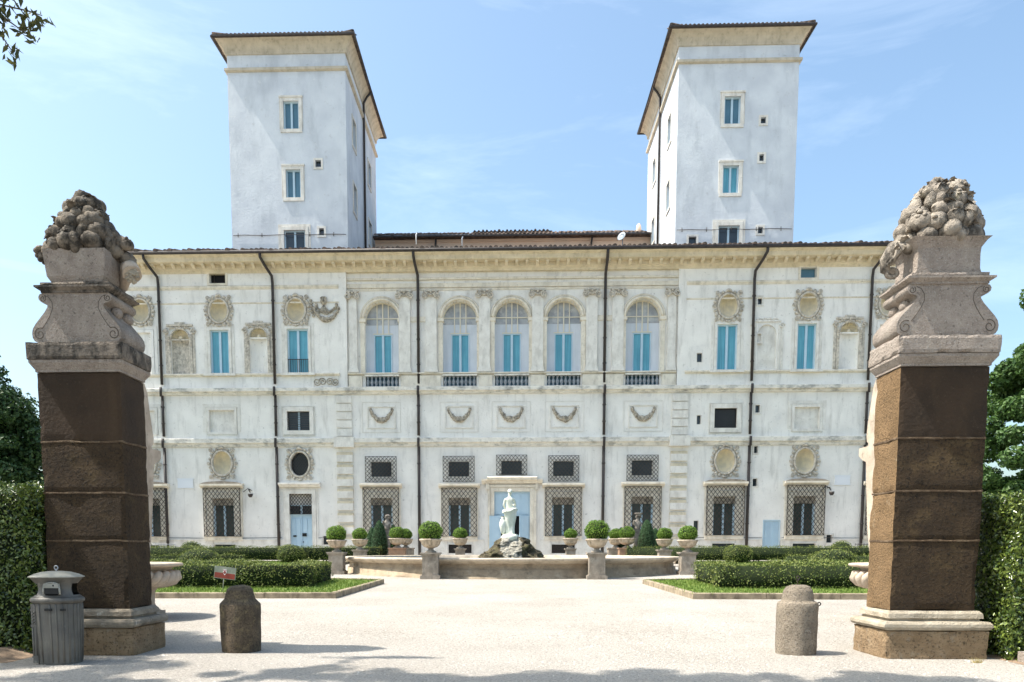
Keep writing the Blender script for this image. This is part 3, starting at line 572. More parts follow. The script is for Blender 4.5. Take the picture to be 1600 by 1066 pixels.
# arched windows
def arched(x):
    b = MB(); r = 1.06
    # archivolt
    for rr, yy, ra in ((1.13, CY - .08, .09), (1.27, CY - .06, .06)): b.ringxz((x, yy, 15.26), rr, rr, ra, 22, 6, 0, PI)
    pts_o = [(x + 1.3 * math.cos(PI * t / 20), 15.26 + 1.3 * math.sin(PI * t / 20)) for t in range(21)]; pts_i = [(x + 1.05 * math.cos(PI * t / 20), 15.26 + 1.05 * math.sin(PI * t / 20)) for t in range(21)]
    vs = [(a, CY - .07, c) for a, c in pts_o] + [(a, CY - .07, c) for a, c in pts_i] + [(a, CY + .5, c) for a, c in pts_i]; fs = []
    for t in range(20): fs += [(t, t + 1, t + 22, t + 21), (t + 21, t + 22, t + 43, t + 42)]
    b.add(vs, fs, True)
    for s in (-1, 1):
        xa, xb = sorted((x + s * 1.04, x + s * 1.3)); b.box(xa, xb, CY - .07, CY + .001, 12.05, 15.05); xa, xb = sorted((x + s * .98, x + s * 1.36)); b.box(xa, xb, CY - .13, CY + .3, 15.05, 15.26)
    w_ = b.out('arched_window', 'trim', villa, (x, CY, 12))
    b = MB(); r = 1.07
    b.wall(x - r, x + r, 12.0, 15.0, CY + .5, [(x - .55, x + .55, 12.04, 14.42, 'rect', .1)]); b.out('infill', 'infill', w_)
    b = MB(); b.prism([(x + r * math.cos(PI * t / 16), 15.26 + r * math.sin(PI * t / 16)) for t in range(17)] + [(x - r, 15.0), (x + r, 15.0)], CY + .49, CY + .54); b.out('fanlight_glass', 'fanglass', w_)
    b = MB()
    for dx in (-.35, 0, .35):
        top = 15.26 + math.sqrt(r * r - dx * dx) - .02; ra = .032 if dx else .04; b.box(x + dx - ra, x + dx + ra, CY + .42, CY + .47, 14.46, top)
    for z in (14.46, 15.38): b.box(x - (1.04 if z > 15 else .6), x + (1.04 if z > 15 else .6), CY + .43, CY + .465, z - .03, z + .03)
    b.ringxz((x, CY + .45, 15.26), 1.03, 1.03, .04, 20, 5, 0, PI); b.out('muntins', 'muntin', w_)
    b = MB(); b.box(x - .55, x - .49, CY + .45, CY + .55, 12.04, 14.42); b.box(x + .49, x + .55, CY + .45, CY + .55, 12.04, 14.42); b.box(x - .07, x + .07, CY + .44, CY + .55, 12.04, 14.36); b.box(x - .49, x + .49, CY + .455, CY + .55, 14.36, 14.42); b.out('casement_frame', 'frame', w_)
    for s in (-1, 1):
        xa, xb = sorted((x + s * .075, x + s * .485)); b = MB(); b.box(xa, xb, CY + .53, CY + .56, 12.04, 14.355); b.out('blind', 'blind', w_)
    # balustrade below
    b = MB(); b.box(x - 1.06, x + 1.06, CY - .2, CY + .05, 11.8, 11.9); b.box(x - 1.02, x + 1.02, CY - .12, CY + .1, 11.11, 11.2); bl = b.out('balustrade', 'band', w_)
    prof = [(.09, 0), (.09, .05), (.045, .08), (.105, .2), (.115, .28), (.05, .42), (.045, .48), (.09, .53), (.09, .6)]
    pr = None
    for k in range(8):
        xx = x - .88 + k * .2514
        if pr is None: b = MB(); b.lathe(prof, (xx, CY - .02, 11.2), 8); pr = b.out('baluster', 'balgrey', bl, (xx, CY, 11.2))
        else: copy_tree(pr, (xx, CY, 11.2))
    b = MB(); b.box(x - 1.02, x + 1.02, CY + .3, CY + .33, 11.2, 11.86); b.out('balustrade_backing', 'blind_dk', bl)
    return w_
a0 = arched(AX[0])
for x in AX[1:]: copy_tree(a0, (x, CY, 12))

# --- rectangular surround helper
def surround(b, x0, x1, z0, z1, t=.2, d=.07, y=FY, bottom=False, cap=0):
    b.box(x0 - t, x0 - .001, y - d, y - .002, z0, z1 + t); b.box(x1 + .001, x1 + t, y - d, y - .002, z0, z1 + t); b.box(x0 - .001, x1 + .001, y - d, y - .002, z1 + .001, z1 + t)
    if bottom: b.box(x0 - t, x1 + t, y - d, y - .002, z0 - t, z0)
    if cap: b.box(x0 - t - .06, x1 + t + .06, y - d - cap, y - .001, z1 + t, z1 + t + .1)
for i, (x0, x1, z0, z1) in enumerate(bw):
    cx = (x0 + x1) / 2; b = MB(); surround(b, x0, x1, z0, z1, .16, .06); surround(b, x0 - .18, x1 + .18, z0, z1 + .18, .16, .03)
    b.box(x0 - .4, x1 + .4, FY - .22, FY - .136, 11.86, 12.01)
    wn_ = b.out('blue_window', 'pale', villa, (cx, FY, 12))
    b = MB(); b.box(x0, x0 + .09, FY + .1, FY + .2, z0, z1); b.box(x1 - .09, x1, FY + .1, FY + .2, z0, z1); b.box(x0 + .09, x1 - .09, FY + .1, FY + .2, z1 - .09, z1); b.box(cx - .07, cx + .07, FY + .09, FY + .2, z0, z1 - .09); b.out('casement_frame', 'frame', wn_)
    for s in (-1, 1):
        xa, xb = (x0 + .09, cx - .07) if s < 0 else (cx + .07, x1 - .09); b = MB(); b.box(xa, xb, FY + .17, FY + .22, z0, z1 - .09); 
        o = b.out('blind', 'blind', wn_)
    if i == 1:
        b = MB(); b.box(x0 + .01, x1 - .01, FY + .0, FY + .03, 12.82, 12.86)
        for k in range(10): xx = x0 + .05 + k * (x1 - x0 - .1) / 9; b.box(xx - .012, xx + .012, FY + .005, FY + .025, 12.02, 12.82)
        b.out('balcony_railing', 'iron', wn_)
for x0, x1, z0, z1 in bwb + midb:
    b = MB(); surround(b, x0, x1, z0, z1, .17, .06, bottom=z0 < 10); surround(b, x0 - .19, x1 + .19, z0, z1 + .19, .2, .03)
    b.box(x0, x1, FY + (.09 if z0 > 10 else .11), FY + .2, z0, z1); b.out('blind_window_panel', 'stucco' if z0 > 10 else 'pale', villa, ((x0 + x1) / 2, FY, z0))
for x0, x1, z0, z1 in midw:
    b = MB(); surround(b, x0, x1, z0, z1, .26, .09, bottom=True); surround(b, x0 - .28, x1 + .28, z0 - .28, z1 + .28, .05, .05, bottom=True); mw = b.out('mezzanine_window', 'pale', villa, ((x0 + x1) / 2, FY, z0))
    b = MB(); b.box(x0, x1, FY + .2, FY + .23, z0, z1); b.out('glass', 'darkglass', mw)
    b = MB(); cx = (x0 + x1) / 2
    if x0 < 0:
        b.box(cx - .06, cx + .06, FY + .12, FY + .2, z0, z1); b.out('mullion', 'frame', mw)
        b = MB()
        for k in range(11): z = z0 + .05 + k * .107; b.box(x0, x1, FY + .05, FY + .07, z - .012, z + .012)
        b.out('grille', 'iron', mw)
    else:
        lat = True
# lattice grille
def lattice(b, x0, x1, z0, z1, y, dx=.2, dz=.27, r=.015):
    W_, H_ = x1 - x0, z1 - z0; n = max(1, round(W_ / dx)); sx = W_ / n; m = max(1, round(H_ / dz)); sz = H_ / m; sl_ = sz / sx
    for s in (1, -1):
        k = -m
        while k <= n + m:
            # line: x = x0 + k*sx + t, z = z0 + s*sl*t
            xa = k * sx
            if s > 0: p = [(xa, 0), (xa + H_ / sl_, H_)]
            else: p = [(xa, H_), (xa + H_ / sl_, 0)]
            (ax, az), (bx, bz) = p
            t0 = max(0, (0 - ax) / (bx - ax)); t1 = min(1, (W_ - ax) / (bx - ax))
            if t1 - t0 > .02:
                u = (ax + (bx - ax) * t0, az + (bz - az) * t0); v = (ax + (bx - ax) * t1, az + (bz - az) * t1)
                d = Vector((v[0] - u[0], v[1] - u[1])).normalized(); nx, nz_ = -d.y * r, d.x * r; yy = y + (.0 if s > 0 else .02)
                b.prism([(x0 + u[0] + nx, z0 + u[1] + nz_), (x0 + u[0] - nx, z0 + u[1] - nz_), (x0 + v[0] - nx, z0 + v[1] - nz_), (x0 + v[0] + nx, z0 + v[1] + nz_)], yy, yy + .018)
            k += 1
    f = .025
    b.box(x0 - f, x0, y - .01, y + .04, z0 - f, z1 + f); b.box(x1, x1 + f, y - .01, y + .04, z0 - f, z1 + f); b.box(x0, x1, y - .01, y + .04, z1, z1 + f); b.box(x0, x1, y - .01, y + .04, z0 - f, z0)
x0, x1, z0, z1 = midw[1]; b = MB(); lattice(b, x0 + .03, x1 - .03, z0 + .03, z1 - .03, FY + .06, .16, .17, .012); b.out('grille', 'iron', mw)
def grilled(cx, z0, ww, hh, hood=True, wing=True):
    b = MB(); x0, x1 = cx - ww / 2, cx + ww / 2
    surround(b, cx - .68, cx + .68, z0, z0 + 2.35, .34, .06)
    b.box(x0 - .08, x0 + .03, FY - .10, FY - .002, z0, z0 + hh); b.box(x1 - .03, x1 + .08, FY - .10, FY - .002, z0, z0 + hh)
    b.box(x0 - .05, x1 + .05, FY - .2, FY - .002, z0 - .25, z0 - .03)
    # hood
    h0 = z0 + hh + .02
    b.profx([(FY - .002, h0), (FY - .2, h0), (FY - .26, h0 + .08), (FY - .42, h0 + .14), (FY - .42, h0 + .24), (FY - .002, h0 + .30)], x0 - .2, x1 + .2)
    w_ = b.out('grilled_window', 'trim', villa, (cx, FY, z0))
    if wing:
        b = MB(); n = 10; top = [(x0 - .2 + (ww + .4) * k / n, h0 + .245 + .17 * math.sin(PI * k / n) ** .5) for k in range(n + 1)]
        b.prism(list(reversed(top)) + [(x0 - .2, h0 + .24)] , FY - .40, FY - .003); b.out('hood_top', 'ped', w_)
    b = MB(); b.box(cx - .68, cx + .68, FY + .28, FY + .33, z0, z0 + 2.35); b.out('glass', 'greenglass', w_)
    b = MB(); b.box(cx - .06, cx + .06, FY + .2, FY + .28, z0, z0 + 1.9); b.box(cx - .68, cx - .58, FY + .2, FY + .28, z0, z0 + 1.9); b.box(cx + .58, cx + .68, FY + .2, FY + .28, z0, z0 + 1.9); b.out('casement_frame', 'frame', w_)
    b = MB(); b.box(cx - .66, cx + .66, FY + .1, FY + .14, z0 + 1.92, z0 + 2.34)
    for k in range(14): b.tube([(cx, FY + .09, z0 + 1.95), (cx + .62 * math.cos(PI * (k + .5) / 14), FY + .09, z0 + 1.95 + .36 * math.sin(PI * (k + .5) / 14))], .015, 4)
    b.out('fan_grille', 'carved', w_)
    b = MB(); lattice(b, x0, x1, z0, z0 + hh, FY - .3, .26, .34, .015); b.cur = 0
    for zz in (z0 + .05, z0 + hh - .1, z0 + hh / 2):
        for xx in (x0, x1): b.box(xx - .012, xx + .012, FY - .28, FY - .09, zz, zz + .025)
    b.out('grille', 'iron', w_)
    return w_
for q in gw: grilled(*q)
for q in gc: grilled(*q, wing=False)
for i, (cx, z0, ww, hh) in enumerate(at_):
    b = MB(); h0 = z0 + (.02 if i == 2 else .35); h1 = h0 + (.86 if i == 2 else .9); surround(b, cx - .63, cx + .63, h0, h1, .14, .04, bottom=i != 2); w_ = b.out('attic_window', 'pale', villa, (cx, FY, z0))
    b = MB(); b.box(cx - .63, cx + .63, FY + .22, FY + .26, h0, h1); b.out('glass', 'darkglass', w_)
    b = MB(); lattice(b, cx - ww / 2, cx + ww / 2, z0 + .03, z0 + hh, FY - .22, .23, .27, .0145)
    for xx in (cx - ww / 2, cx + ww / 2):
        for zz in (z0 + .1, z0 + hh - .1): b.box(xx - .012, xx + .012, FY - .2, FY - .001, zz, zz + .025)
    b.out('grille', 'iron', w_)
# small slot windows and basement windows
for q in slots:
    b = MB()
    if q[0] > 14: surround(b, *q, .09, .04, bottom=True)
    else: surround(b, *q, .03, .012, bottom=True)
    w_ = b.out('slot_window', 'pale', villa, (q[0], FY, q[2])); b = MB(); b.box(q[0], q[1], FY + .2, FY + .25, q[2], q[3]); b.out('opening', 'darkglass', w_)
for i, q in enumerate(basew):
    b = MB(); surround(b, q[0], q[1], q[2], q[3], .05, .09); w_ = b.out('basement_window', 'pale', villa, (q[0], FY, q[2])); b = MB(); b.box(q[0], q[1], FY + .15, FY + .2, q[2], q[3]); b.out('glass', 'darkglass', w_)
    if i in (1, 2): b = MB(); lattice(b, q[0] + .03, q[1] - .03, q[2] + .03, q[3] - .03, FY + .0, .13, .13, .012); b.out('grille', 'iron', w_)
for q in tops:
    b = MB(); surround(b, *q, .13, .05, bottom=True); w_ = b.out('frieze_window', 'trim', villa, (q[0], FY, q[2])); b = MB(); b.box(q[0], q[1], FY + .32, FY + .38, q[2], q[3]); b.out('glass', 'dark' if q[0] < 0 else 'blind_dk', w_)
    if q[0] < 0: b = MB(); b.box(q[0] + .22, q[0] + .25, FY + .2, FY + .22, q[2], q[3]); b.out('bar', 'iron', w_)

# --- oval medallions
def medallion(cx, cz, rx, rz, carve, seed, glass=False):
    rnd = random.Random(seed); b = MB(); b.ringxz((cx, FY - .06, cz), rx + .07, rz + .07, .075, 30, 6)
    b.ringxz((cx, FY - .03, cz), rx + .2, rz + .2, .045, 30, 6)
    n = 22
    for k in range(n):
        a = 2 * PI * k / n; big = .06 + .05 * abs(math.sin(2 * a)) * carve; b.ball((cx + (rx + .22 + .06 * carve) * math.cos(a), FY - .06, cz + (rz + .22) * math.sin(a)), (big, .07, big * rnd.uniform(.8, 1.3)), 7, 5)
    for s in (-1, 1):
        for t in (-1, 1):
            spiral(b, cx + s * (rx + .12), FY - .09, cz + t * (rz + .12), .14, .03, 1.4, rnd.uniform(0, 6), s, .035, 14)
        spiral(b, cx + s * (rx + .3), FY - .08, cz, .12, .03, 1.3, rnd.uniform(0, 6), s, .03, 12)
    b.ball((cx, FY - .1, cz + rz + .26), (.16, .09, .1), 8, 5); b.ball((cx, FY - .08, cz - rz - .24), (.12, .08, .08), 8, 5)
    m_ = b.out('medallion', 'carved_pale' if carve else 'trim', villa, (cx, FY, cz))
    b = MB()
    if glass: b.box(cx - rx, cx + rx, FY + .25, FY + .28, cz - rz, cz + rz); b.out('glass', 'darkglass', m_); b = MB(); lattice(b, cx - rx * .9, cx + rx * .9, cz - rz * .9, cz + rz * .9, FY + .1, .16, .2, .012); b.out('grille', 'iron', m_)
    else:
        rs = [[(cx + rx * 1.02 * k * math.cos(2 * PI * j / 24), FY + .01 + .42 * math.sqrt(max(0, 1 - k * k)), cz + rz * 1.02 * k * math.sin(2 * PI * j / 24)) for j in range(24)] for k in (1, .97, .9, .78, .6, .4, .2, .05)]
        b.rings(list(reversed(rs)), True, True); b.f[-1] = b.f[-2]; b.f.pop(); b.mi.pop(); b.sm.pop(); b.out('concave_back', 'ochre', m_)
for i, (cx, cz) in enumerate(ovL): medallion(cx, cz, .56, .71, 1 if i != 0 else .6, i, glass=(i == 1))
for i, (cx, cz) in enumerate(ovU): medallion(cx, cz, .53, .65, 1.3, 20 + i)
# --- shell niches
for i, (x0, x1, z0, z1) in enumerate(niches):
    cx = (x0 + x1) / 2; r = (x1 - x0) / 2; zs = z1 - r; b = MB()
    for s in (-1, 1):
        xa, xb = sorted((cx + s * (r + .03), cx + s * (r + .2))); b.box(xa, xb, FY - .08, FY - .002, z0, z1 - .3); xa, xb = sorted((cx + s * (r + .22), cx + s * (r + .36))); b.box(xa, xb, FY - .05, FY - .002, z0, z1 + .1)
        spiral(b, cx + s * (r + .28), FY - .1, z1 - .15, .17, .03, 1.5, 0, s, .045, 16)
        for k in range(5): b.ball((cx + s * (r + .12), FY - .1, z1 - .45 - k * .12), (.07, .05, .055), 6, 4)
    b.box(cx - r - .25, cx + r + .25, FY - .12, FY - .002, z1 + .18, z1 + .30); b.box(cx - .3, cx + .3, FY - .09, FY - .002, z1 + .32, z1 + .42)
    for k in range(11): t = (k - 5) / 5; b.ball((cx + t * (r + .05), FY - .07, z1 + .08 + .05 * math.cos(t * 9)), (.07, .05, .07), 6, 4)
    b.ringxz((cx, FY - .04, zs), r + .03, r + .03, .05, 16, 5, 0, PI)
    n_ = b.out('shell_niche', 'carved_pale', villa, (cx, FY, z0))
    b = MB()   # fluted half dome shell
    rs = []
    for q in range(9):
        u = q / 8; ring = []
        for j in range(37):
            a = PI * j / 36; k = r * math.cos(u * PI / 2 * .97); rib = 1 - .10 * abs(math.sin(j * PI / 3.6)) * (1 - u * .5)
            ring.append((cx + k * rib * math.cos(a), FY + .03 + .42 * math.sin(u * PI / 2) * (1.0), zs + k * rib * math.sin(a)))
        rs.append(ring)
    b.rings(rs, False, True, close=False); b.ball((cx, FY + .1, zs + .06), (.13, .1, .12), 8, 6); b.out('shell', 'ochre', n_)
    b = MB(); b.rings([[(cx + r * math.cos(a), FY + .01 + .3 * math.sin(a), z) for a in [PI * j / 14 for j in range(15)]] for z in (z0, zs - .02)], False, True, close=False); b.box(cx - r, cx + r, FY - .02, FY + .12, zs - .09, zs - .02)
    b.box(x0 - .02, x1 + .02, FY + .48, FY + .5, z0, z1)
    b.out('niche_back', 'carved_pale' if i == 0 else 'stucco', n_)
b = MB(); cx = 15.26; b.box(14.67, 15.85, FY + .09, FY + .12, 12.03, 14.7)
for s in (-1, 1):
    for dx, t in ((.66, .08), (.84, .12)): xa, xb = sorted((cx + s * dx, cx + s * (dx + t))); b.box(xa, xb, FY - .05, FY - .002, 12.03, 14.6)
    spiral(b, cx + s * .86, FY - .07, 14.6, .16, .03, 1.4, 0, s, .04, 14)
b.box(cx - .8, cx + .8, FY - .07, FY - .002, 14.82, 14.9)
for k in range(9): b.ball((cx - .6 + k * .15, FY - .04, 14.98 + .04 * (k % 2)), (.07, .04, .06), 6, 4)
b.out('blind_niche', 'pale', villa, (cx, FY, 12))

# --- festoon reliefs
def swag(b, x, y, z, ww, drop, n=26, r=.06, rnd=random):
    for k in range(n + 1):
        t = k / n * 2 - 1; zz = z - drop * (1 - abs(t) ** 2.5); rr = r * (1.25 - .5 * abs(t))
        for q in range(3): b.ball((x + t * ww + rnd.uniform(-.03, .03), y - .02 - rnd.uniform(0, .04), zz + rnd.uniform(-.07, .07) * (1.3 - abs(t))), rr * rnd.uniform(.6, 1.05), 6, 4)
    for s in (-1, 1):
        b.ball((x + s * ww, y - .05, z + .03), (.1, .07, .12), 7, 5)
        for q in range(4): b.tube([(x + s * ww, y - .03, z), (x + s * (ww - .07 * q), y - .05, z - .12 - .04 * q), (x + s * (ww - .02 - .1 * q), y - .03, z - .25)], .025, 4)
for i, x in enumerate([-8.07, -3.28, -.10, 3.16, 7.95]):
    b = MB(); z0, z1 = 8.72, 9.93
    surround(b, x - .82, x + .82, z0, z1, .07, .06, bottom=True); surround(b, x - 1.16, x + 1.16, z0 - .28, z1 + .28, .03, .025, bottom=True)
    p_ = b.out('relief_panel', 'pale', villa, (x, FY, z0)); b = MB(); swag(b, x, FY - .01, 9.74, .66, .58, 32, .12, random.Random(i)); b.out('festoon', 'carved', p_)
b = MB(); swag(b, -11.35, FY - .02, 15.8, .74, .62, 30, .11, random.Random(77)); swag(b, -11.35, FY - .02, 16.0, .62, .4, 20, .06, random.Random(7)); b.ball((-11.5, FY - .12, 16.25), (.2, .13, .24), 10, 8); b.ball((-11.5, FY - .25, 16.22), (.05, .06, .07), 6, 4); b.ball((-11.5, FY - .14, 16.42), (.22, .1, .1), 8, 5)
for k in range(7): b.tube([(-11.5, FY - .08, 16.0), (-11.5 + (k - 3) * .14, FY - .08, 15.7 - .05 * abs(k - 3)), (-11.5 + (k - 3) * .22, FY - .06, 15.5 + .1 * abs(k - 3))], .03, 4)
for k in range(6): b.ball((-12.3 + k * .03, FY - .06, 16.3 - k * .18), (.1, .06, .1), 6, 4)
b.out('mask_and_festoon', 'carved', villa, (-11.4, FY, 15.6))
b = MB(); b.box(-12.2, -10.68, FY - .05, FY - .002, 11.14, 11.8)
for sx_ in (-1, 1):
    for k in (0, 1): spiral(b, -11.44 + sx_ * (.22 + .34 * k), FY - .07, 11.47, .24, .05, 1.5, k * PI, sx_, .035, 18)
b.mi = [0] * 6 + [1] * (len(b.mi) - 6); b.out('carved_plaque', ['pale', 'carved'], villa, (-11.44, FY, 11.1))
for q in [(-20.91, -19.93, 5.08, 5.6), (19.61, 20.53, 5.18, 5.68)]:
    b = MB(); b.box(q[0], q[1], FY - .04, FY - .002, q[2], q[3]); b.box(q[0] - .04, q[1] + .04, FY - .05, FY - .0022, q[2] - .04, q[2] - .0); b.box(q[0] - .04, q[1] + .04, FY - .05, FY - .0022, q[3], q[3] + .04); b.out('marble_plaque', 'white', villa, (q[0], FY, q[2]))
for x, z in ((-16.35, 4.9), (19.2, 4.95)):
    b = MB(); b.box(x - .03, x + .03, FY - .35, FY - .002, z, z + .05); b.tube([(x - .4, FY - .12, z - .1), (x - .1, FY - .1, z + .12), (x + .15, FY - .12, z - .02)], .02, 5); b.tube([(x, FY - .3, z), (x + .1, FY - .33, z - .15)], .03)
    b.lathe([(.08, 0), (.15, .1), (.17, .22), (.0, .22)], (x + .12, FY - .38, z - .45), 8); b.out('floodlight', 'pipe', villa, (x, FY, z))

# --- left door
b = MB(); x0, x1 = -13.9, -12.49
surround(b, x0, x1, .62, 4.68, .26, .08); surround(b, x0 - .27, x1 + .27, .62, 4.68 + .27, .12, .05)
h0 = 5.08
b.profx([(FY - .002, h0), (FY - .2, h0), (FY - .3, h0 + .1), (FY - .45, h0 + .16), (FY - .45, h0 + .25), (FY - .002, h0 + .3)], x0 - .58, x1 + .58)
dr = b.out('side_door', 'pale', villa, ((x0 + x1) / 2, FY, .6))
b = MB(); b.box(x0, x1, FY + .2, FY + .25, .62, 3.35); cx = (x0 + x1) / 2
for s in (-1, 1):
    for k in range(2):
        xa = cx + s * .1 + (s * .3 * k); xa, xb = sorted((xa, xa + s * .24)); b.box(xa, xb, FY + .17, FY + .199, 2.1, 3.15); b.box(xa, xb, FY + .17, FY + .199, .9, 1.85)
b.box(cx - .02, cx + .02, FY + .16, FY + .199, .62, 3.35); dl = b.out('door_leaf', 'door', dr)
b = MB(); b.box(-13.75, -13.55, FY + .14, FY + .168, 2.02, 2.12); b.box(-13.18, -12.9, FY + .14, FY + .168, 2.05, 2.25); b.ball((cx + .08, FY + .12, 1.7), .04, 6, 4); b.out('letterbox', 'black', dl)
b = MB(); b.box(x0, x1, FY + .2, FY + .25, 3.42, 3.95); b.out('transom_glass', 'darkglass', dr)
b = MB(); b.box(x0, x1, FY + .1, FY + .25, 3.35, 3.42); b.box(x0, x1, FY + .1, FY + .25, 3.95, 4.0); b.box(cx - .06, cx + .06, FY + .15, FY + .199, 3.42, 3.95); b.out('transom_frame', 'frame', dr)
b = MB(); b.box(x0, x1, FY + .24, FY + .26, 4.0, 4.7); b.out('transom_panel', 'pale', dr)
b = MB(); lattice(b, x0 + .03, x1 - .03, 3.45, 4.65, FY + .02, .2, .22, .014); b.out('grille', 'iron', dr)
b = MB(); b.box(-14.62, -14.5, FY - .03, FY - .002, 1.9, 2.35); b.out('doorbell_panel', 'steel', dr)
# --- central door
b = MB(); x0, x1 = -1.12, 1.08
surround(b, x0, x1, .62, 4.8, .24, .08); surround(b, x0 - .25, x1 + .25, .62, 5.05, .14, .13)
h0 = 5.28
b.profx([(FY - .002, h0), (FY - .22, h0), (FY - .3, h0 + .12), (FY - .5, h0 + .2), (FY - .55, h0 + .34), (FY - .3, h0 + .42), (FY - .002, h0 + .46)], -1.55, 1.5)
b.profx([(FY - .002, h0), (FY - .2, h0), (FY - .28, h0 + .1), (FY - .35, h0 + .16), (FY - .35, h0 + .26), (FY - .002, h0 + .3)], -1.9, -1.553); b.profx([(FY - .002, h0), (FY - .2, h0), (FY - .28, h0 + .1), (FY - .35, h0 + .16), (FY - .35, h0 + .26), (FY - .002, h0 + .3)], 1.503, 1.85)
for s in (-1, 1): xa, xb = sorted((s * 1.62 - .02, s * 1.42 - .02)); b.box(xa, xb, FY - .2, FY - .133, 4.9, 5.28)
cdr = b.out('main_door', 'trim', villa, (-.02, FY, .6))
b = MB(); b.box(x0, x1, FY + .1, FY + .16, 3.3, 4.8)
for k in range(4): xa = x0 + .07 + k * .54; b.box(xa, xa + .43, FY + .07, FY + .099, 3.42, 4.65)
b.out('upper_shutter', 'door', cdr)
b = MB(); b.box(x0, x1, FY + .28, FY + .33, .62, 3.3); b.out('dark_doorway', 'dark', cdr)
for s in (-1, 1):
    b = MB(); hx = x0 if s < 0 else x1; ang = R(155 if s < 0 else 62)
    if s < 0: b.box(0, 1.0 * .72, -.03, .03, .62, 3.3); [b.box(.1, .62, -.055, -.031, z, z + .75) for z in (.8, 1.7, 2.45)]
    else: b.box(-.72, 0, -.03, .03, .62, 3.3); [b.box(-.62, -.1, -.055, -.031, z, z + .75) for z in (.8, 1.7, 2.45)]
    rot = Matrix.Rotation(R(-168) if s < 0 else R(30), 3, 'Z')
    if s < 0:
        b.v = [tuple(Vector(((v[0]), v[1], v[2]))) for v in b.v]; b.v = [(x0 - .30 + v[0] * .98, FY - .16 + v[1] + v[0] * .1, v[2]) for v in b.v]
    else: b.v = [((rot @ Vector(v)).x + x1 - .02, (rot @ Vector(v)).y + FY + .05, v[2]) for v in b.v]
    b.out('door_shutter', 'door', cdr)
# --- blue shutter door at right
b = MB(); x0, x1 = 15.43, 16.37; b.box(x0, x1, FY + .05, FY + .09, 1.1, 2.98); cx = 15.9
for s in (-1, 1):
    for z0, z1 in ((1.25, 1.9), (2.0, 2.4), (2.5, 2.85)):
        xa, xb = sorted((cx + s * .07, cx + s * .4)); b.box(xa, xb, FY + .02, FY + .049, z0, z1)
        for k in range(int((z1 - z0) / .09)): b.box(xa + .03, xb - .03, FY + .0, FY + .0195, z0 + .03 + k * .09, z0 + .07 + k * .09)
surround(b, x0, x1, 1.1, 2.98, .05, .03); b.out('service_door', 'door', villa, (15.9, FY, 1.1))
# thin cable along the wall
b = MB()
for a, c in ((-24, -14.4), (-12.1, -10.9), (10.8, 15.3), (16.5, 24)): b.tube([(a + (c - a) * k / 8, FY - .1, 1.95 + .02 * math.sin(k)) for k in range(9)], .015, 4)
b.out('wall_cable', 'pipe', villa)

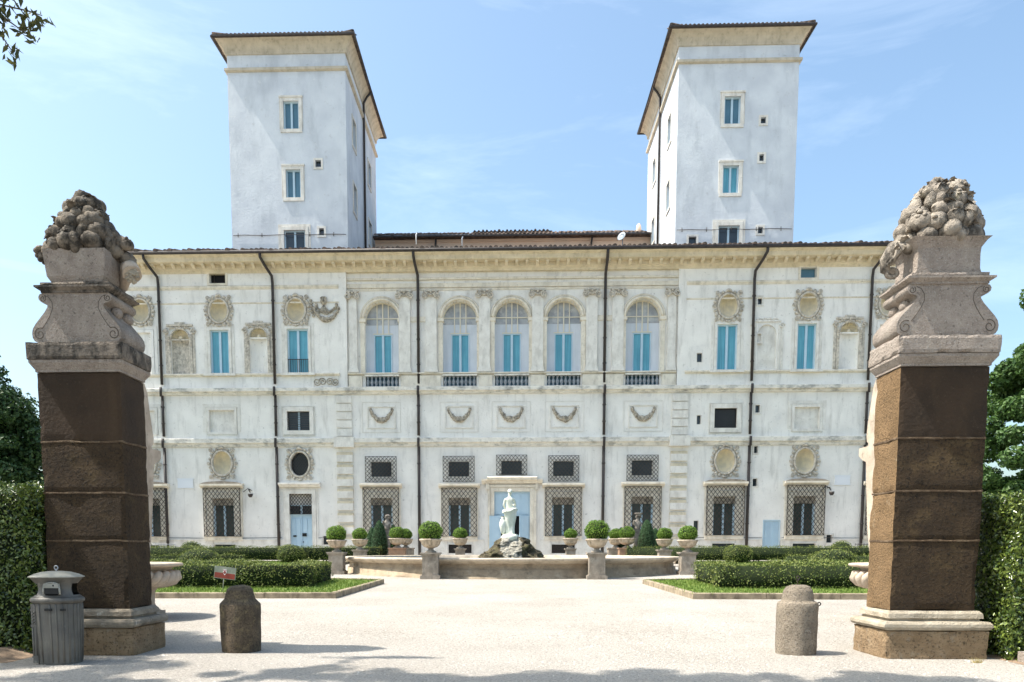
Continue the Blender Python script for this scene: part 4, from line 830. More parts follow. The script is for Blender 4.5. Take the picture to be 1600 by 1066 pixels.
# --- towers
def tower(x0, x1, side, wins, smalls):
    """side: +1 the inner face looks right (left tower), -1 the inner face looks left"""
    Y0, Y1 = 51.5, 62.4; xi = x1 if side > 0 else x0
    holes = [(*q, 'rect', .3) for q in wins + smalls]
    b = MB(); b.wall(x0, x1, 18.5, 31.3, Y0, holes)
    sw = [(53.4, 54.5, 26.95, 28.6), (53.4, 54.5, 22.9, 24.6), (58.9, 60.0, 26.95, 28.5), (58.9, 60.0, 22.9, 24.5), (58.9, 60.0, 19.6, 21.2)]
    sb = MB(); sb.wall(Y0, Y1, 18.5, 31.3, 0, [(*q, 'rect', .25) for q in sw])       # built in (y, z) then turned onto the side
    for v in sb.v: pass
    o = len(b.v); b.v += [(xi - side * v[1], v[0], v[2]) for v in sb.v]
    for f in sb.f: b.f.append([i + o for i in f]); b.mi.append(0); b.sm.append(False)
    xo = x0 if side > 0 else x1
    b.add([(xo, Y0, 18.5), (xo, Y1, 18.5), (xo, Y1, 31.3), (xo, Y0, 31.3)], [(0, 1, 2, 3)], False); b.add([(x0, Y1, 18.5), (x1, Y1, 18.5), (x1, Y1, 31.3), (x0, Y1, 31.3)], [(0, 1, 2, 3)], False)
    for k in range(5): xx = x0 + 1.15 + k * (1.15 + .03 * k); b.box(xx, xx + .12, Y0 - .03, Y0 - .001, 30.68, 30.78)
    tw = b.out('tower', 'tower', villa, ((x0 + x1) / 2, Y0, 18.5))
    b = MB()
    def hoop(z0, z1, d0, d1):
        r0 = [(x0 - d0, Y0 - d0, z0), (x1 + d0, Y0 - d0, z0), (x1 + d0, Y1 + d0, z0), (x0 - d0, Y1 + d0, z0)]; r1 = [(x0 - d1, Y0 - d1, z1), (x1 + d1, Y0 - d1, z1), (x1 + d1, Y1 + d1, z1), (x0 - d1, Y1 + d1, z1)]
        b.rings([r0, r1], True, False)
    hoop(30.3, 30.36, .04, .14); hoop(30.361, 30.5, .15, .15); hoop(30.501, 30.58, .08, .02)
    hoop(31.3, 31.42, .08, .1)
    pr = [(.08, 31.42), (.12, 31.55), (.2, 31.72), (.33, 31.88), (.45, 31.97), (.52, 32.0)]
    for (d0, z0), (d1, z1) in zip(pr[:-1], pr[1:]): hoop(z0, z1 - .0005, d0, d1)
    b.out('tower_cornice', 'towertrim', tw)
    b = MB(); E = .62
    r0 = [(x0 - E, Y0 - E, 32.0), (x1 + E, Y0 - E, 32.0), (x1 + E, Y1 + E, 32.0), (x0 - E, Y1 + E, 32.0)]; r1 = [(a, c, 32.1) for a, c, _ in r0]; cxm = (x0 + x1) / 2
    b.rings([r0, r1], True, False); b.rings([[(a, c, 32.101) for a, c, _ in r0], [(cxm - .05, Y0 + 3.6, 33.9), (cxm + .05, Y0 + 3.6, 33.9), (cxm + .05, Y1 - 3.6, 33.9), (cxm - .05, Y1 - 3.6, 33.9)]], True, False)
    x = x0 - E + .12
    while x < x1 + E: b.rings([[(x + .085 * math.cos(a), y, z + .09 * math.sin(a)) for a in [PI * q / 5 for q in range(6)]] for y, z in ((Y0 - E - .05, 32.1), (Y0 + 1.0, 32.9))], True, True, False); x += .25
    for cxx in (x0 - E, x1 + E): b.tube([(cxx, Y0 - E, 32.17), (cxm, Y0 + 3.6, 34.0)], .12, 6)
    b.out('tower_roof', 'tiles', tw)
    b = MB(); G = E + .06
    b.tube([(x0 - G, Y0 - G, 32.03), (x1 + G, Y0 - G, 32.03), (x1 + G, Y1 + G, 32.03), (x0 - G, Y1 + G, 32.03), (x0 - G, Y0 - G, 32.03)], .09, 6, False); b.out('tower_gutter', 'gutter', tw)
    b = MB(); b.tube([(x0 + .1 + (x1 - x0 - .2) * k / 10, Y0 - .05, 20.72 + .02 * math.sin(k * 1.7)) for k in range(11)], .018, 5)
    for k in range(5): xx = x0 + .4 + k * 1.5; b.tube([(xx, Y0 - .05, 20.85), (xx, Y0 - .06, 20.6)], .02, 5)
    b.out('tie_cable', 'pipe', tw)
    b = MB(); xp = xi + side * .12; b.tube([(xi + side * .6, 57.0, 31.95), (xi + side * .35, 57.0, 31.7), (xp, 57.0, 31.3), (xp, 57.0, 30.6), (xp, 57.0, 20.2)], .08, 8); b.out('tower_drainpipe', 'pipe', tw)
    for i, q in enumerate(wins):
        cx = (q[0] + q[1]) / 2; b = MB(); surround(b, *q, .2, .06, Y0, bottom=i < 2, cap=.04 if i < 2 else 0); surround(b, q[0] - .22, q[1] + .22, q[2], q[3] + .22, .13 if i == 2 else .03, .03, Y0)
        b.out('window_surround', 'pale', tw)
        b = MB(); b.box(q[0], q[0] + .08, Y0 + .12, Y0 + .2, q[2], q[3]); b.box(q[1] - .08, q[1], Y0 + .12, Y0 + .2, q[2], q[3]); b.box(cx - .06, cx + .06, Y0 + .11, Y0 + .2, q[2], q[3]); b.box(q[0] + .08, q[1] - .08, Y0 + .12, Y0 + .2, q[3] - .07, q[3]); b.out('window_frame', 'frame', tw)
        b = MB(); b.box(q[0], q[1], Y0 + .2, Y0 + .26, q[2], q[3]); b.out('window_pane', ('blind' if (i == 1 and side < 0) else 'blind_dk') if i < 2 else 'darkglass', tw)
    for q in smalls:
        b = MB(); surround(b, *q, .12, .04, Y0, bottom=True); b.out('window_surround', 'pale', tw); b = MB(); b.box(q[0], q[1], Y0 + .2, Y0 + .25, q[2], q[3]); b.out('window_pane', 'darkglass', tw)
    for q in sw:
        tb = MB(); surround(tb, *q, .14, .06, 0, bottom=True); tb.v = [(xi - side * v[1], v[0], v[2]) for v in tb.v]; tb.out('window_surround', 'pale', tw)
        tb = MB(); tb.box(q[0], q[1], .15, .2, q[2], q[3]); tb.v = [(xi - side * v[1], v[0], v[2]) for v in tb.v]; tb.out('window_pane', 'blind_dk', tw)
    return tw
t1 = tower(-17.54, -10.27, 1, [(-14.13, -13.18, 26.97, 28.6), (-14.07, -13.15, 22.94, 24.6), (-14.27, -12.94, 19.4, 21.0)], [(-12.21, -11.86, 24.72, 25.13), (-12.06, -11.75, 20.68, 21.1)])
t2 = tower(9.93, 17.1, -1, [(12.72, 13.69, 26.84, 28.42), (12.73, 13.69, 22.85, 24.45), (12.55, 13.83, 19.4, 20.95)], [(14.92, 15.23, 26.84, 27.2), (14.9, 15.18, 24.68, 25.07), (14.95, 15.24, 20.47, 20.85), (10.76, 11.23, 19.4, 20.33)])

# railings near the wall, both ends
for i, (a, c) in enumerate(((-23.6, -20.8), (20.6, 23.4))):
    rl = empty('iron_railing', ((a + c) / 2, 49.0, .6), ('low pale railing before the basement window, seen past the left gate pier' if i == 0 else 'low dark railing before the basement window, seen past the right gate pier'), 'railing', 'railings at the foot of the villa')
    b = MB(); b.tube([(a, 49, 1.55), (c, 49, 1.55)], .025, 5); b.tube([(a, 49, .85), (c, 49, .85)], .02, 5); b.out('rail', 'steel' if i == 0 else 'pipe', rl)
    b = MB()
    for k in range(17): xx = a + (c - a) * k / 16; b.tube([(xx, 49, .6), (xx, 49, 1.6)], .018, 4)
    b.out('bars', 'steel' if i == 0 else 'pipe', rl)

# ================================================================ FOUNTAIN
FC = (-.07, 34.0); FR = 6.9; fz = .26
fo = empty('round_fountain', (FC[0], FC[1], .37), 'wide round travertine fountain basin with moulded rim in front of the villa', 'fountain')
b = MB(); n = 96
b.lathe([(FR - .05, -.35), (FR + .02, .06), (FR - .08, .10), (FR - .1, .30), (FR - .16, .31), (FR - .18, .50)], (FC[0], FC[1], fz), n, cap=False)
b.out('basin_wall', 'fount', fo)
b = MB(); b.lathe([(FR - .18, .50), (FR - .08, .53), (FR - .0, .58), (FR + .08, .62), (FR + .1, .67), (FR + .06, .71), (FR - .25, .715), (FR - .5, .70), (FR - .52, .2)], (FC[0], FC[1], fz), n, cap=False)
b.out('basin_rim', 'rim', fo)
b = MB(); b.lathe([(FR - .4, .58), (FR - .4, .581)], (FC[0], FC[1], fz), n, cap=True, sm=False); b.out('water', 'water', fo)
for x_, in ((-.9,), (2.6,), (-4.2,)):
    pass
# rock and statue
def rockpile():
    b = MB(); nr, na = 30, 64; rs = []
    for i in range(nr):
        u = i / (nr - 1); ring = []
        for j in range(na):
            a = 2 * PI * j / na; r = .95 * (1 - u) ** .75 + .34 * (1 if u < .999 else 0); z = .75 + 1.05 * u
            sx = 1.0 + (.12 if math.cos(a) > 0 else 0)
            p = Vector((math.cos(a) * r * sx, math.sin(a) * r * .9, z)); q = noise.fractal(p * 2.4, 1.0, 2.0, 4); q2 = noise.cell(p * 3.5) * .08; k = 1 + .26 * q + q2
            ring.append((FC[0] + p.x * k, FC[1] + p.y * k, z + .12 * noise.noise(p * 4) * (1 - u * .6) - (.4 if i == 0 else 0)))
        rs.append(ring)
    b.rings(rs, True, False)
    for k, f in enumerate(b.f):
        c = Vector(b.v[f[0]]); b.mi[k] = 1 if (abs(c.x - FC[0] + .02) < .42 + .15 * noise.noise(c * 3) and c.y < FC[1] and c.z < 1.95) else 0
    o = b.out('rock_pile', ['rock', 'rock_pale'], None, (FC[0], FC[1], .75)); tag(o, 'craggy mossy rock pile carrying the statue in the fountain', 'rocks')
rockpile()
def skin(name, verts, edges, rad, m, parent, origin, sub=2):
    me = bpy.data.meshes.new(name); me.from_pydata([tuple(Vector(v) - Vector(origin)) for v in verts], edges, []); me.materials.append(M[m]); o = bpy.data.objects.new(name, me); link(o, parent, origin)
    s = o.modifiers.new('skin', 'SKIN'); s.use_smooth_shade = True
    for i, r in enumerate(rad):
        k = me.skin_vertices[0].data[i]; k.radius = r if isinstance(r, tuple) else (r, r); k.use_root = i == 0
    u = o.modifiers.new('sub', 'SUBSURF'); u.levels = sub; u.render_levels = sub
    return o
def statue():
    x, y, z = -.12, 33.9, 1.78
    st = empty('marble_statue', (x, y, z), 'white marble standing woman seen from behind, drapery round her hips, on the fountain rocks', 'statue')
    V = [(0, 0, 1.05), (.0, .0, 1.2), (0, -.01, 1.42), (0, -.005, 1.58), (0, .01, 1.68), (.015, .02, 1.79), (.02, .03, 1.9),
         (-.18, 0, 1.55), (-.25, .02, 1.3), (-.17, .2, 1.18), (.18, 0, 1.55), (.25, .04, 1.28), (.13, .22, 1.36),
         (-.1, 0, .95), (-.1, .04, .5), (-.09, -.02, .12), (.1, 0, .95), (.11, .0, .5), (.1, -.02, .1), (-.1, .12, .05), (.1, .12, .04)]
    Eg = [(0, 1), (1, 2), (2, 3), (3, 4), (4, 5), (5, 6), (3, 7), (7, 8), (8, 9), (3, 10), (10, 11), (11, 12), (0, 13), (13, 14), (14, 15), (0, 16), (16, 17), (17, 18), (15, 19), (18, 20)]
    Rr = [(.17, .13), (.125, .10), (.165, .11), (.12, .08), .055, .085, .08, .07, .048, .03, .07, .048, .03, .12, .08, .05, .12, .08, .05, .04, .04]
    skin('body', [(x + a, y + c, z + d) for a, c, d in V], Eg, Rr, 'statue', st, (x, y, z))
    b = MB(); b.ball((x + .015, y + .0, z + 1.9), (.1, .105, .085), 12, 8); b.ball((x + .01, y - .1, z + 1.86), (.055, .05, .05), 8, 6); b.ball((x + .02, y + .02, z + 1.96), (.06, .06, .035), 8, 6); b.out('hair', 'statue', st)
    b = MB()   # drapery
    rs = []
    for i in range(20):
        u = i / 19; zz = 1.16 - 1.12 * u; ring = []
        r = .235 + .02 * math.sin(u * 7) - .06 * u + (.05 if i == 1 or i == 2 else 0)
        for j in range(40):
            a = 2 * PI * j / 40; k = 1 + .08 * math.sin(a * 7 + u * 3) * u + .06 * math.sin(a * 3 + u * 5)
            dz = .08 * math.cos(a - .6) * (1 - u)
            ring.append((x + .03 + r * k * math.cos(a) * 1.02, y + r * k * .8 * math.sin(a), z + zz + dz))
        rs.append(ring)
    b.rings(rs, True, True)
    b.tube([(x + .26 * math.cos(t), y - .01 + .22 * math.sin(t), z + 1.12 + .08 * math.cos(t - .6) + .02 * math.sin(5 * t)) for t in [2 * PI * k / 24 for k in range(25)]], .055, 7)
    b.out('drapery', 'statue', st)
    b = MB(); b.lathe([(.04, .1), (.10, .2), (.15, .42), (.16, .55), (.13, .68), (.07, .78), (.1, .84)], (x - .27, y + .0, z), 14); b.lathe([(.36, -.16), (.38, .0), (.33, .07), (.25, .12)], (x + .02, y, z), 18, mod=lambda a, q: 1 + .12 * math.sin(a * 5 + q * 20)); b.out('base_and_vase', 'statue', st)
statue()

# --- leaf clipped shapes
def ball_points(c, r, n, top=1.0):
    d = rng.normal(0, 1, (n, 3)); d /= np.linalg.norm(d, axis=1)[:, None]; f1, f2, f3 = rng.uniform(0, 6.28, 3); rr = rng.uniform(.86, 1.04, n) + .035 * np.sin(d[:, 0] * 5 + f1) + .035 * np.sin(d[:, 1] * 6 + f2) + .03 * np.sin(d[:, 2] * 7 + f3) + (rng.random(n) > .985) * rng.uniform(0, .12, n)
    return np.array(c) + d * rr[:, None] * np.array(r), d
def bush(name, c, r, n, size, leafm, label, cat, group=None, core='boxcore', aspect=.5, P=None, origin=None):
    Pt, Nn = ball_points(c, r, n) if P is None else P
    V, F = leaves(Pt, Nn * 1.2, size, aspect)
    b = MB(); b.ball(c, tuple(q * .9 for q in r), 16, 10); nb = len(b.v)
    tri = []
    for f in b.f:
        for k in range(1, len(f) - 1): tri.append((f[0], f[k], f[k + 1]))
    V2 = np.concatenate([V, np.array(b.v)]); F2 = np.concatenate([F, np.array(tri) + len(V)]); mi = np.concatenate([np.zeros(len(F)), np.ones(len(tri))])
    o = npmesh(name, V2, F2, [leafm, core], None, origin or (c[0], c[1], c[2] - r[2]), mi); return tag(o, label, cat, group)

# --- urns
URN = [  # x, y, bowl diameter, z of bowl foot, pedestal (half width, kind), label bits
    (-6.72, 30.6, .76, "free standing pedestal at the left end of the fountain", 'p'),
    (-2.78, 27.35, .76, "tall pedestal against the fountain front on the left", 'p'),
    (2.86, 27.35, .76, "tall pedestal against the fountain front on the right", 'p'),
    (6.62, 30.6, .76, "free standing pedestal at the right end of the fountain", 'p'),
    (-7.35, 38.6, .80, "low footing behind the fountain's left end", 'l'),
    (7.25, 38.6, .80, "low footing behind the fountain's right end", 'l'),
    (-2.68, 41.3, .78, "small pedestal behind the basin left of the statue", 's'),
    (2.98, 41.3, .78, "small pedestal behind the basin right of the statue", 's'),
    (-6.05, 42.2, .92, "nearer box pedestal beside the left cones", 't'),
    (-5.85, 44.0, .80, "farther box pedestal beside the left cones", 't'),
    (5.98, 42.2, .92, "nearer box pedestal beside the right cones", 't'),
    (5.62, 44.0, .80, "farther box pedestal beside the right cones", 't'),
]
TOPZ = {'p': 1.62, 'l': 1.74, 's': 1.82, 't': 1.83}
for i, (x, y, d, lab, kind) in enumerate(URN):
    g = gz(y); top = TOPZ[kind]; R_ = d / 2; uh = .46 if kind == 'p' else .50
    if kind == 's': uh = .52
    foot = top - uh
    # pedestal
    b = MB(); hw = {'p': .27, 'l': .28, 's': .24, 't': .5}[kind]
    if kind == 't':
        b.box(x - .42, x + .42, y - .35, y + .35, g - .1, foot - .06); b.box(x - .46, x + .46, y - .39, y + .39, foot - .06, foot)
    else:
        b.box(x - hw - .07, x + hw + .07, y - hw - .07, y + hw + .07, g - .1, g + .12); b.box(x - hw - .02, x + hw + .02, y - hw - .02, y + hw + .02, g + .12, g + .15)
        b.box(x - hw, x + hw, y - hw, y + hw, g + .15, foot - .1); b.box(x - hw - .04, x + hw + .04, y - hw - .04, y + hw + .04, foot - .1, foot - .05); b.box(x - hw - .07, x + hw + .07, y - hw - .07, y + hw + .07, foot - .05, foot)
    tag(b.out('urn_pedestal', 'terra' if kind == 't' and i % 2 == 0 else 'ped', None, (x, y, g)), 'pedestal: ' + lab, 'pedestal', 'pedestals of the garden urns')
    u = empty('garden_urn', (x, y, foot), 'wide stone urn on the ' + lab, 'urn', 'garden urns around the fountain')
    b = MB(); b.lathe([(R_ * .5, 0), (R_ * .5, .04), (R_ * .28, .08), (R_ * .22, .12), (R_ * .3, .15)], (x, y, foot), 20); b.out('urn_foot', 'ped', u)
    b = MB(); b.lathe([(R_ * .3, .15), (R_ * .6, .19), (R_ * .82, .27), (R_ * .9, .36), (R_ * .93, uh - .08), (R_ * 1.0, uh - .06), (R_ * 1.03, uh - .02), (R_, uh), (R_ * .85, uh - .01), (R_ * .8, uh - .06)], (x, y, foot), 28); b.out('urn_bowl', 'urn', u)
    br = {0: .37, 1: .40, 2: .42, 3: .36}.get(i, .36) * (1.0 if kind != 't' else 1.12)
    if i in (7, 11, 9): br *= .9
    bush('box_ball', (x, y, top + br * .62), (br, br, br * .85), 2600, .055, 'boxball', 'clipped box ball over the ' + lab, 'topiary', 'clipped box balls in the urns')

# --- cone topiaries
def cone(x, y, h, r, label, n=4200):
    g = .85; u = rng.random(n) ** .8; a = rng.uniform(0, 2 * PI, n); prof = lambda u: r * np.minimum(1, .8 + 1.2 * u) * np.clip(1 - u ** 2.1, 0, 1) ** .62; rr = prof(u) * rng.uniform(.93, 1.05, n)
    P = np.stack([x + rr * np.cos(a), y + rr * np.sin(a), g + u * h], 1); Nn = np.stack([np.cos(a), np.sin(a), u * .8], 1)
    V, F = leaves(P, Nn, .05, .55); b = MB(); b.lathe([(float(prof(np.array(q))) * .9 + .01, q * h) for q in (0, .1, .25, .4, .55, .7, .82, .92, .98)], (x, y, g), 14)
    tri = [(f[0], f[k], f[k + 1]) for f in b.f for k in range(1, len(f) - 1)]
    t = empty('cone_topiary', (x, y, gz(y)), label, 'topiary', 'cone topiaries beside the garden busts')
    npmesh('crown', np.concatenate([V, np.array(b.v)]), np.concatenate([F, np.array(tri) + len(V)]), ['cone', 'boxcore'], t, (x, y, gz(y)), np.concatenate([np.zeros(len(F)), np.ones(len(tri))]))
    b = MB(); b.box(x - r * .9, x + r * .9, y - r * .9, y + r * .9, gz(y) - .1, g - .04); b.out('planter', 'terra', t)
cone(-7.1, 42.8, 1.93, .46, 'largest dark cone topiary of the left group, in front of the grilled window')
cone(-7.75, 44.3, 1.6, .40, 'smaller cone topiary half hidden at the far left of the left group')
cone(-6.65, 44.6, 1.75, .40, 'cone topiary behind the nearer urn of the left group')
cone(7.1, 42.8, 1.95, .50, 'largest dark cone topiary of the right group, just right of the bust')
cone(6.0, 44.6, 1.6, .42, 'cone topiary behind the bust, leftmost of the right group')
cone(7.85, 44.5, 1.55, .40, 'smaller cone topiary at the far right of the right group')
# --- garden busts (herms)
for i, (x, y, hgt) in enumerate(((-6.85, 43.8, 2.35), (6.62, 43.0, 2.35))):
    g = gz(y) + .25; he = empty('garden_herm', (x, y, gz(y)), 'dark weathered stone herm rising behind the ' + ('left' if i == 0 else 'right') + ' cone topiaries', 'statue', 'herms in front of the villa')
    b = MB(); b.box(x - .2, x + .2, y - .2, y + .2, g - .3, g + .3); b.rings([[(x + s * q, y + t * q, z) for s, t in ((-1, -1), (1, -1), (1, 1), (-1, 1))] for q, z in ((.15, g + .3), (.2, g + 1.5), (.22, g + 1.55))], True, False); b.out('herm_pillar', 'herm', he)
    V = [(x, y, g + 1.5), (x + .03, y, g + 1.72), (x - .02, y, g + 1.92), (x + .02, y, g + 2.05), (x + .06, y - .02, g + 2.2), (x + .2, y, g + 1.85), (x + .24, y - .1, g + 1.65), (x - .2, y, g + 1.85), (x - .16, y - .15, g + 2.02)]
    skin('herm_bust', V, [(0, 1), (1, 2), (2, 3), (3, 4), (2, 5), (5, 6), (2, 7), (7, 8)], [.16, .14, .17, .07, .12, .07, .05, .07, .05], 'herm', he, (x, y, g + 1.5))
    b = MB()
    for k in range(16): a = k * 2.4; b.ball((x + .06 + .11 * math.cos(a), y - .02 + .1 * math.sin(a), g + 2.24 + .07 * math.sin(k * 1.3)), .055, 6, 5)
    if i: b.lathe([(.12, 0), (.2, .05), (.22, .08), (.2, .1)], (x + .06, y, g + 2.3), 12)
    b.out('curly_hair', 'herm', he)

# ================================================================ HEDGES
def hedge(x0, x1, y0, y1, h, n, label, m='box', size=.055, core='boxcore', group='clipped box hedges of the parterre', wave=.03, zb=.06, name='box_hedge', spread=.9, aspect=.5):
    g = gz((y0 + y1) / 2); A = np.array([(x1 - x0) * h, (x1 - x0) * h * .5, (y1 - y0) * h, (y1 - y0) * h, (x1 - x0) * (y1 - y0) * 1.0]); k = rng.choice(5, n, p=A / A.sum())
    u, v = rng.random(n), rng.random(n); x = x0 + u * (x1 - x0); y = y0 + u * (y1 - y0); z = np.where(rng.random(n) < .93, v, v ** .5) * h
    P = np.empty((n, 3)); Nn = np.zeros((n, 3))
    for q, (ax, ay, az, nn) in enumerate([(x, np.full(n, y0), z, (0, -1, .2)), (x, np.full(n, y1), z, (0, 1, .2)), (np.full(n, x0), y, z, (-1, 0, .2)), (np.full(n, x1), y, z, (1, 0, .2)), (x, y0 + v * (y1 - y0), np.full(n, h), (0, 0, 1))]):
        s = k == q; P[s] = np.stack([ax, ay, az], 1)[s]; Nn[s] = nn
    # lumpy, slightly ragged clipping
    wob = wave * (np.sin(P[:, 0] * 3.1 + P[:, 1] * 1.7) + np.sin(P[:, 0] * 7.3 + P[:, 2] * 9) * .6 + np.sin(P[:, 1] * 5.1) * .6)
    P += Nn * (wob + rng.normal(0, .035, n) - .02 - (np.abs(rng.normal(0, .07, n)) if h > 1.2 else 0))[:, None]
    # thin towards the ground on the long faces: stems show
    keep = (k == 4) | (h > 1.2) | (P[:, 2] > h * .28) | (rng.random(n) < .45 + .25 * np.sin(P[:, 0] * 8) + P[:, 2] / h)
    P, Nn = P[keep], Nn[keep]; P[:, 2] += g + zb
    V, F = leaves(P, Nn * 1.1, size, aspect, spread); c = .05 if h < 1.2 else .16; b = MB(); b.box(x0 + c, x1 - c, y0 + c, y1 - c, g - .05 + (h * .22 if h < 1.2 else 0) + zb, g + h - c + zb)
    nst = int((x1 - x0 + y1 - y0) / .22)
    for q in range(nst):
        sx, sy = random.uniform(x0 + .1, x1 - .1), random.uniform(y0 + .1, y1 - .1); b.tube([(sx, sy, g - .05), (sx + random.uniform(-.04, .04), sy, g + h * .35)], .018, 4)
    tri = [(f[0], f[q], f[q + 1]) for f in b.f for q in range(1, len(f) - 1)]
    o = npmesh(name, np.concatenate([V, np.array(b.v)]), np.concatenate([F, np.array(tri) + len(V)]), [m, core], None, ((x0 + x1) / 2, (y0 + y1) / 2, g), np.concatenate([np.zeros(len(F)), np.ones(len(tri))]))
    return tag(o, label, 'hedge', group)
for s in (-1, 1):
    sn = 'left' if s < 0 else 'right'
    def H(a, c, *r, **k):
        x0, x1 = sorted((s * a, s * c)); return hedge(x0, x1, *r, **k)
    H(5.35, 17, 20.9, 21.7, .66, 15000, f'front row of the low clipped box hedge on the {sn} front lawn, nearest the camera')
    H(5.45, 6.2, 21.7, 24.2, .64, 3000, f'short clipped hedge arm running back from the inner end of the {sn} front row')
    H(6.9, 17, 22.6, 23.1, .56, 7000, f'second row of clipped box hedge behind the {sn} front row')
    H(7.9, 17, 24.4, 24.9, .64, 7000, f'third row of clipped box hedge at the back of the {sn} front lawn')
    H(9.8, 24, 30.6, 31.2, .44, 9000, f'first row of clipped hedge on the {sn} rear lawn')
    H(11.8, 26, 34.6, 35.2, .56, 7000, f'second row of clipped hedge on the {sn} rear lawn')
    H(6.9 if s < 0 else 5.9, 26, 41.6, 42.4, .82, 15000, f'long straight clipped hedge at the foot of the villa on the {sn}')
    bush('round_bush', (s * 11.3, 40.6, gz(41) + .5), (.72, .65, .52), 3200, .06, 'box', f'round clipped bush bulging from the long hedge on the {sn}', 'bush', 'round clipped bushes')
    bush('round_bush', (s * 13.4, 34.0, gz(34) + .42), (.95, .8, .5), 3600, .06, 'box', f'broad low clipped bush in the middle of the {sn} rear lawn', 'bush', 'round clipped bushes')
    bush('round_bush', (s * 17.6, 43.6, gz(43) + .62), (.65, .6, .55), 2200, .06, 'box', f'small round bush peeping over the long {sn} hedge below the grilled wing window', 'bush', 'round clipped bushes')
    bush('round_bush', (s * 20.4, 43.6, gz(43) + .62), (.7, .6, .6), 2200, .06, 'box', f'small round bush over the long {sn} hedge, farther from the fountain', 'bush', 'round clipped bushes')
# tall laurel hedges outside the piers
hedge(-9.5, -5.72, 9.5, 11.6, 2.11, 70000, 'tall loose laurel hedge left of the left gate pier', 'laurel', .05, group='laurel hedges outside the gate piers', wave=.06, zb=0, name='laurel_hedge', spread=.8)
hedge(5.74, 9.5, 9.32, 11.3, 1.93, 90000, 'tall leafy laurel hedge right of the right gate pier', 'laurel', .05, group='laurel hedges outside the gate piers', wave=.06, zb=0, name='laurel_hedge', spread=.8)
for lo, hi, nm in ((-9.5, -5.75, 'left'), (5.72, 9.5, 'right')):
    b = MB(); pts = []
    nxx = 24
    for i in range(nxx + 1):
        for j in range(7):
            x = lo + (hi - lo) * i / nxx; y = 8.85 + 2.9 * j / 6; e = min(i, nxx - i, j * 3, (6 - j) * 3); pts.append((x, y, .002 + min(.09, e * .03) + (.03 * noise.noise(Vector((x * 3, y * 3, 0))) if e else 0)))
    b.add(pts, [(i * 7 + j, (i + 1) * 7 + j, (i + 1) * 7 + j + 1, i * 7 + j + 1) for i in range(nxx) for j in range(6)], True)
    tag(b.out('earth_bed', 'earth'), kind='structure')
b = MB(); b.box(5.78, 9.5, 9.12, 9.26, -.1, .13); tag(b.out('bed_edging', 'trav', None, (7.6, 9.2, 0)), 'low brown stone edging along the bed below the right laurel hedge', 'kerb')

# ================================================================ GATE PIERS
def pier_profile(cx, z0):
    # scroll block outline (half), lower volute wide, waist, small upper volute
    half = [(.47, 3.745), (.512, 3.762), (.535, 3.80), (.541, 3.85), (.53, 3.905), (.495, 3.96), (.435, 4.03), (.375, 4.10), (.34, 4.155), (.337, 4.185), (.36, 4.20), (.41, 4.213), (.438, 4.24), (.444, 4.275), (.425, 4.305), (.38, 4.318)]
    half = [(x * z0, z) for x, z in half]
    return [(cx + x, z) for x, z in half] + [(cx - x, z) for x, z in reversed(half)]
def fruit_shape(rnd, c, r, b):
    kind = rnd.random(); rot = Matrix.Rotation(rnd.uniform(0, 6.28), 3, 'Z') @ Matrix.Rotation(rnd.uniform(-1.4, 1.4), 3, 'X')
    if kind < .4:
        nr = rnd.choice([6, 8, 10]); b.ball(c, (r, r, r * .85), 24, 12, lambda a, t: 1 + .13 * abs(math.sin(a * nr / 2)) * math.sin(t) - .14 * math.exp(-((t) / .3) ** 2), rot)
    elif kind < .65:
        b.ball(c, (r * .8, r * .8, r * 1.25), 18, 12, lambda a, t: 1 + .10 * math.cos(t * 2 + .4), rot)
    elif kind < .85:
        b.ball(c, (r * .75, r * .75, r * 1.0), 16, 10, lambda a, t: 1 + .09 * math.sin(a * 8 + t * 9) * math.sin(t), rot)
    else:
        b.ball(c, r * .9, 16, 10, lambda a, t: 1 + .05 * math.sin(a * 3), rot)
    tip = Vector(c) + rot @ Vector((0, 0, r * .82)); b.lathe([(r * .30, -.01), (r * .24, .02), (r * .1, .03), (.004, .005)], tuple(tip), 8)
    if rnd.random() < .5:
        for k in range(5):
            a = 2 * PI * k / 5; d = rot @ Vector((math.cos(a) * .5, math.sin(a) * .5, .8)); b.ball(tuple(Vector(c) + d * r * .95), (r * .24, r * .24, r * .1), 6, 4, None, rot)
def leaf_shape(rnd, c, L_, b):
    rot = Matrix.Rotation(rnd.uniform(0, 6.28), 3, 'Z') @ Matrix.Rotation(rnd.uniform(-.9, .9), 3, 'X'); vs = []; n = 7
    for i in range(n):
        t = i / (n - 1); wd = L_ * .42 * math.sin(PI * (t * .85 + .1)) * (1 + .25 * math.cos(t * 20)); 
        for s in (-1, 0, 1): vs.append(tuple(Vector(c) + rot @ Vector((s * wd, (t - .5) * L_, .25 * L_ * (1 - (2 * t - 1) ** 2) + .1 * L_ * (1 - abs(s)) * -1))))
    fs = [(3 * i + j, 3 * i + j + 1, 3 * i + j + 4, 3 * i + j + 3) for i in range(n - 1) for j in (0, 1)]; b.add(vs, fs, True)
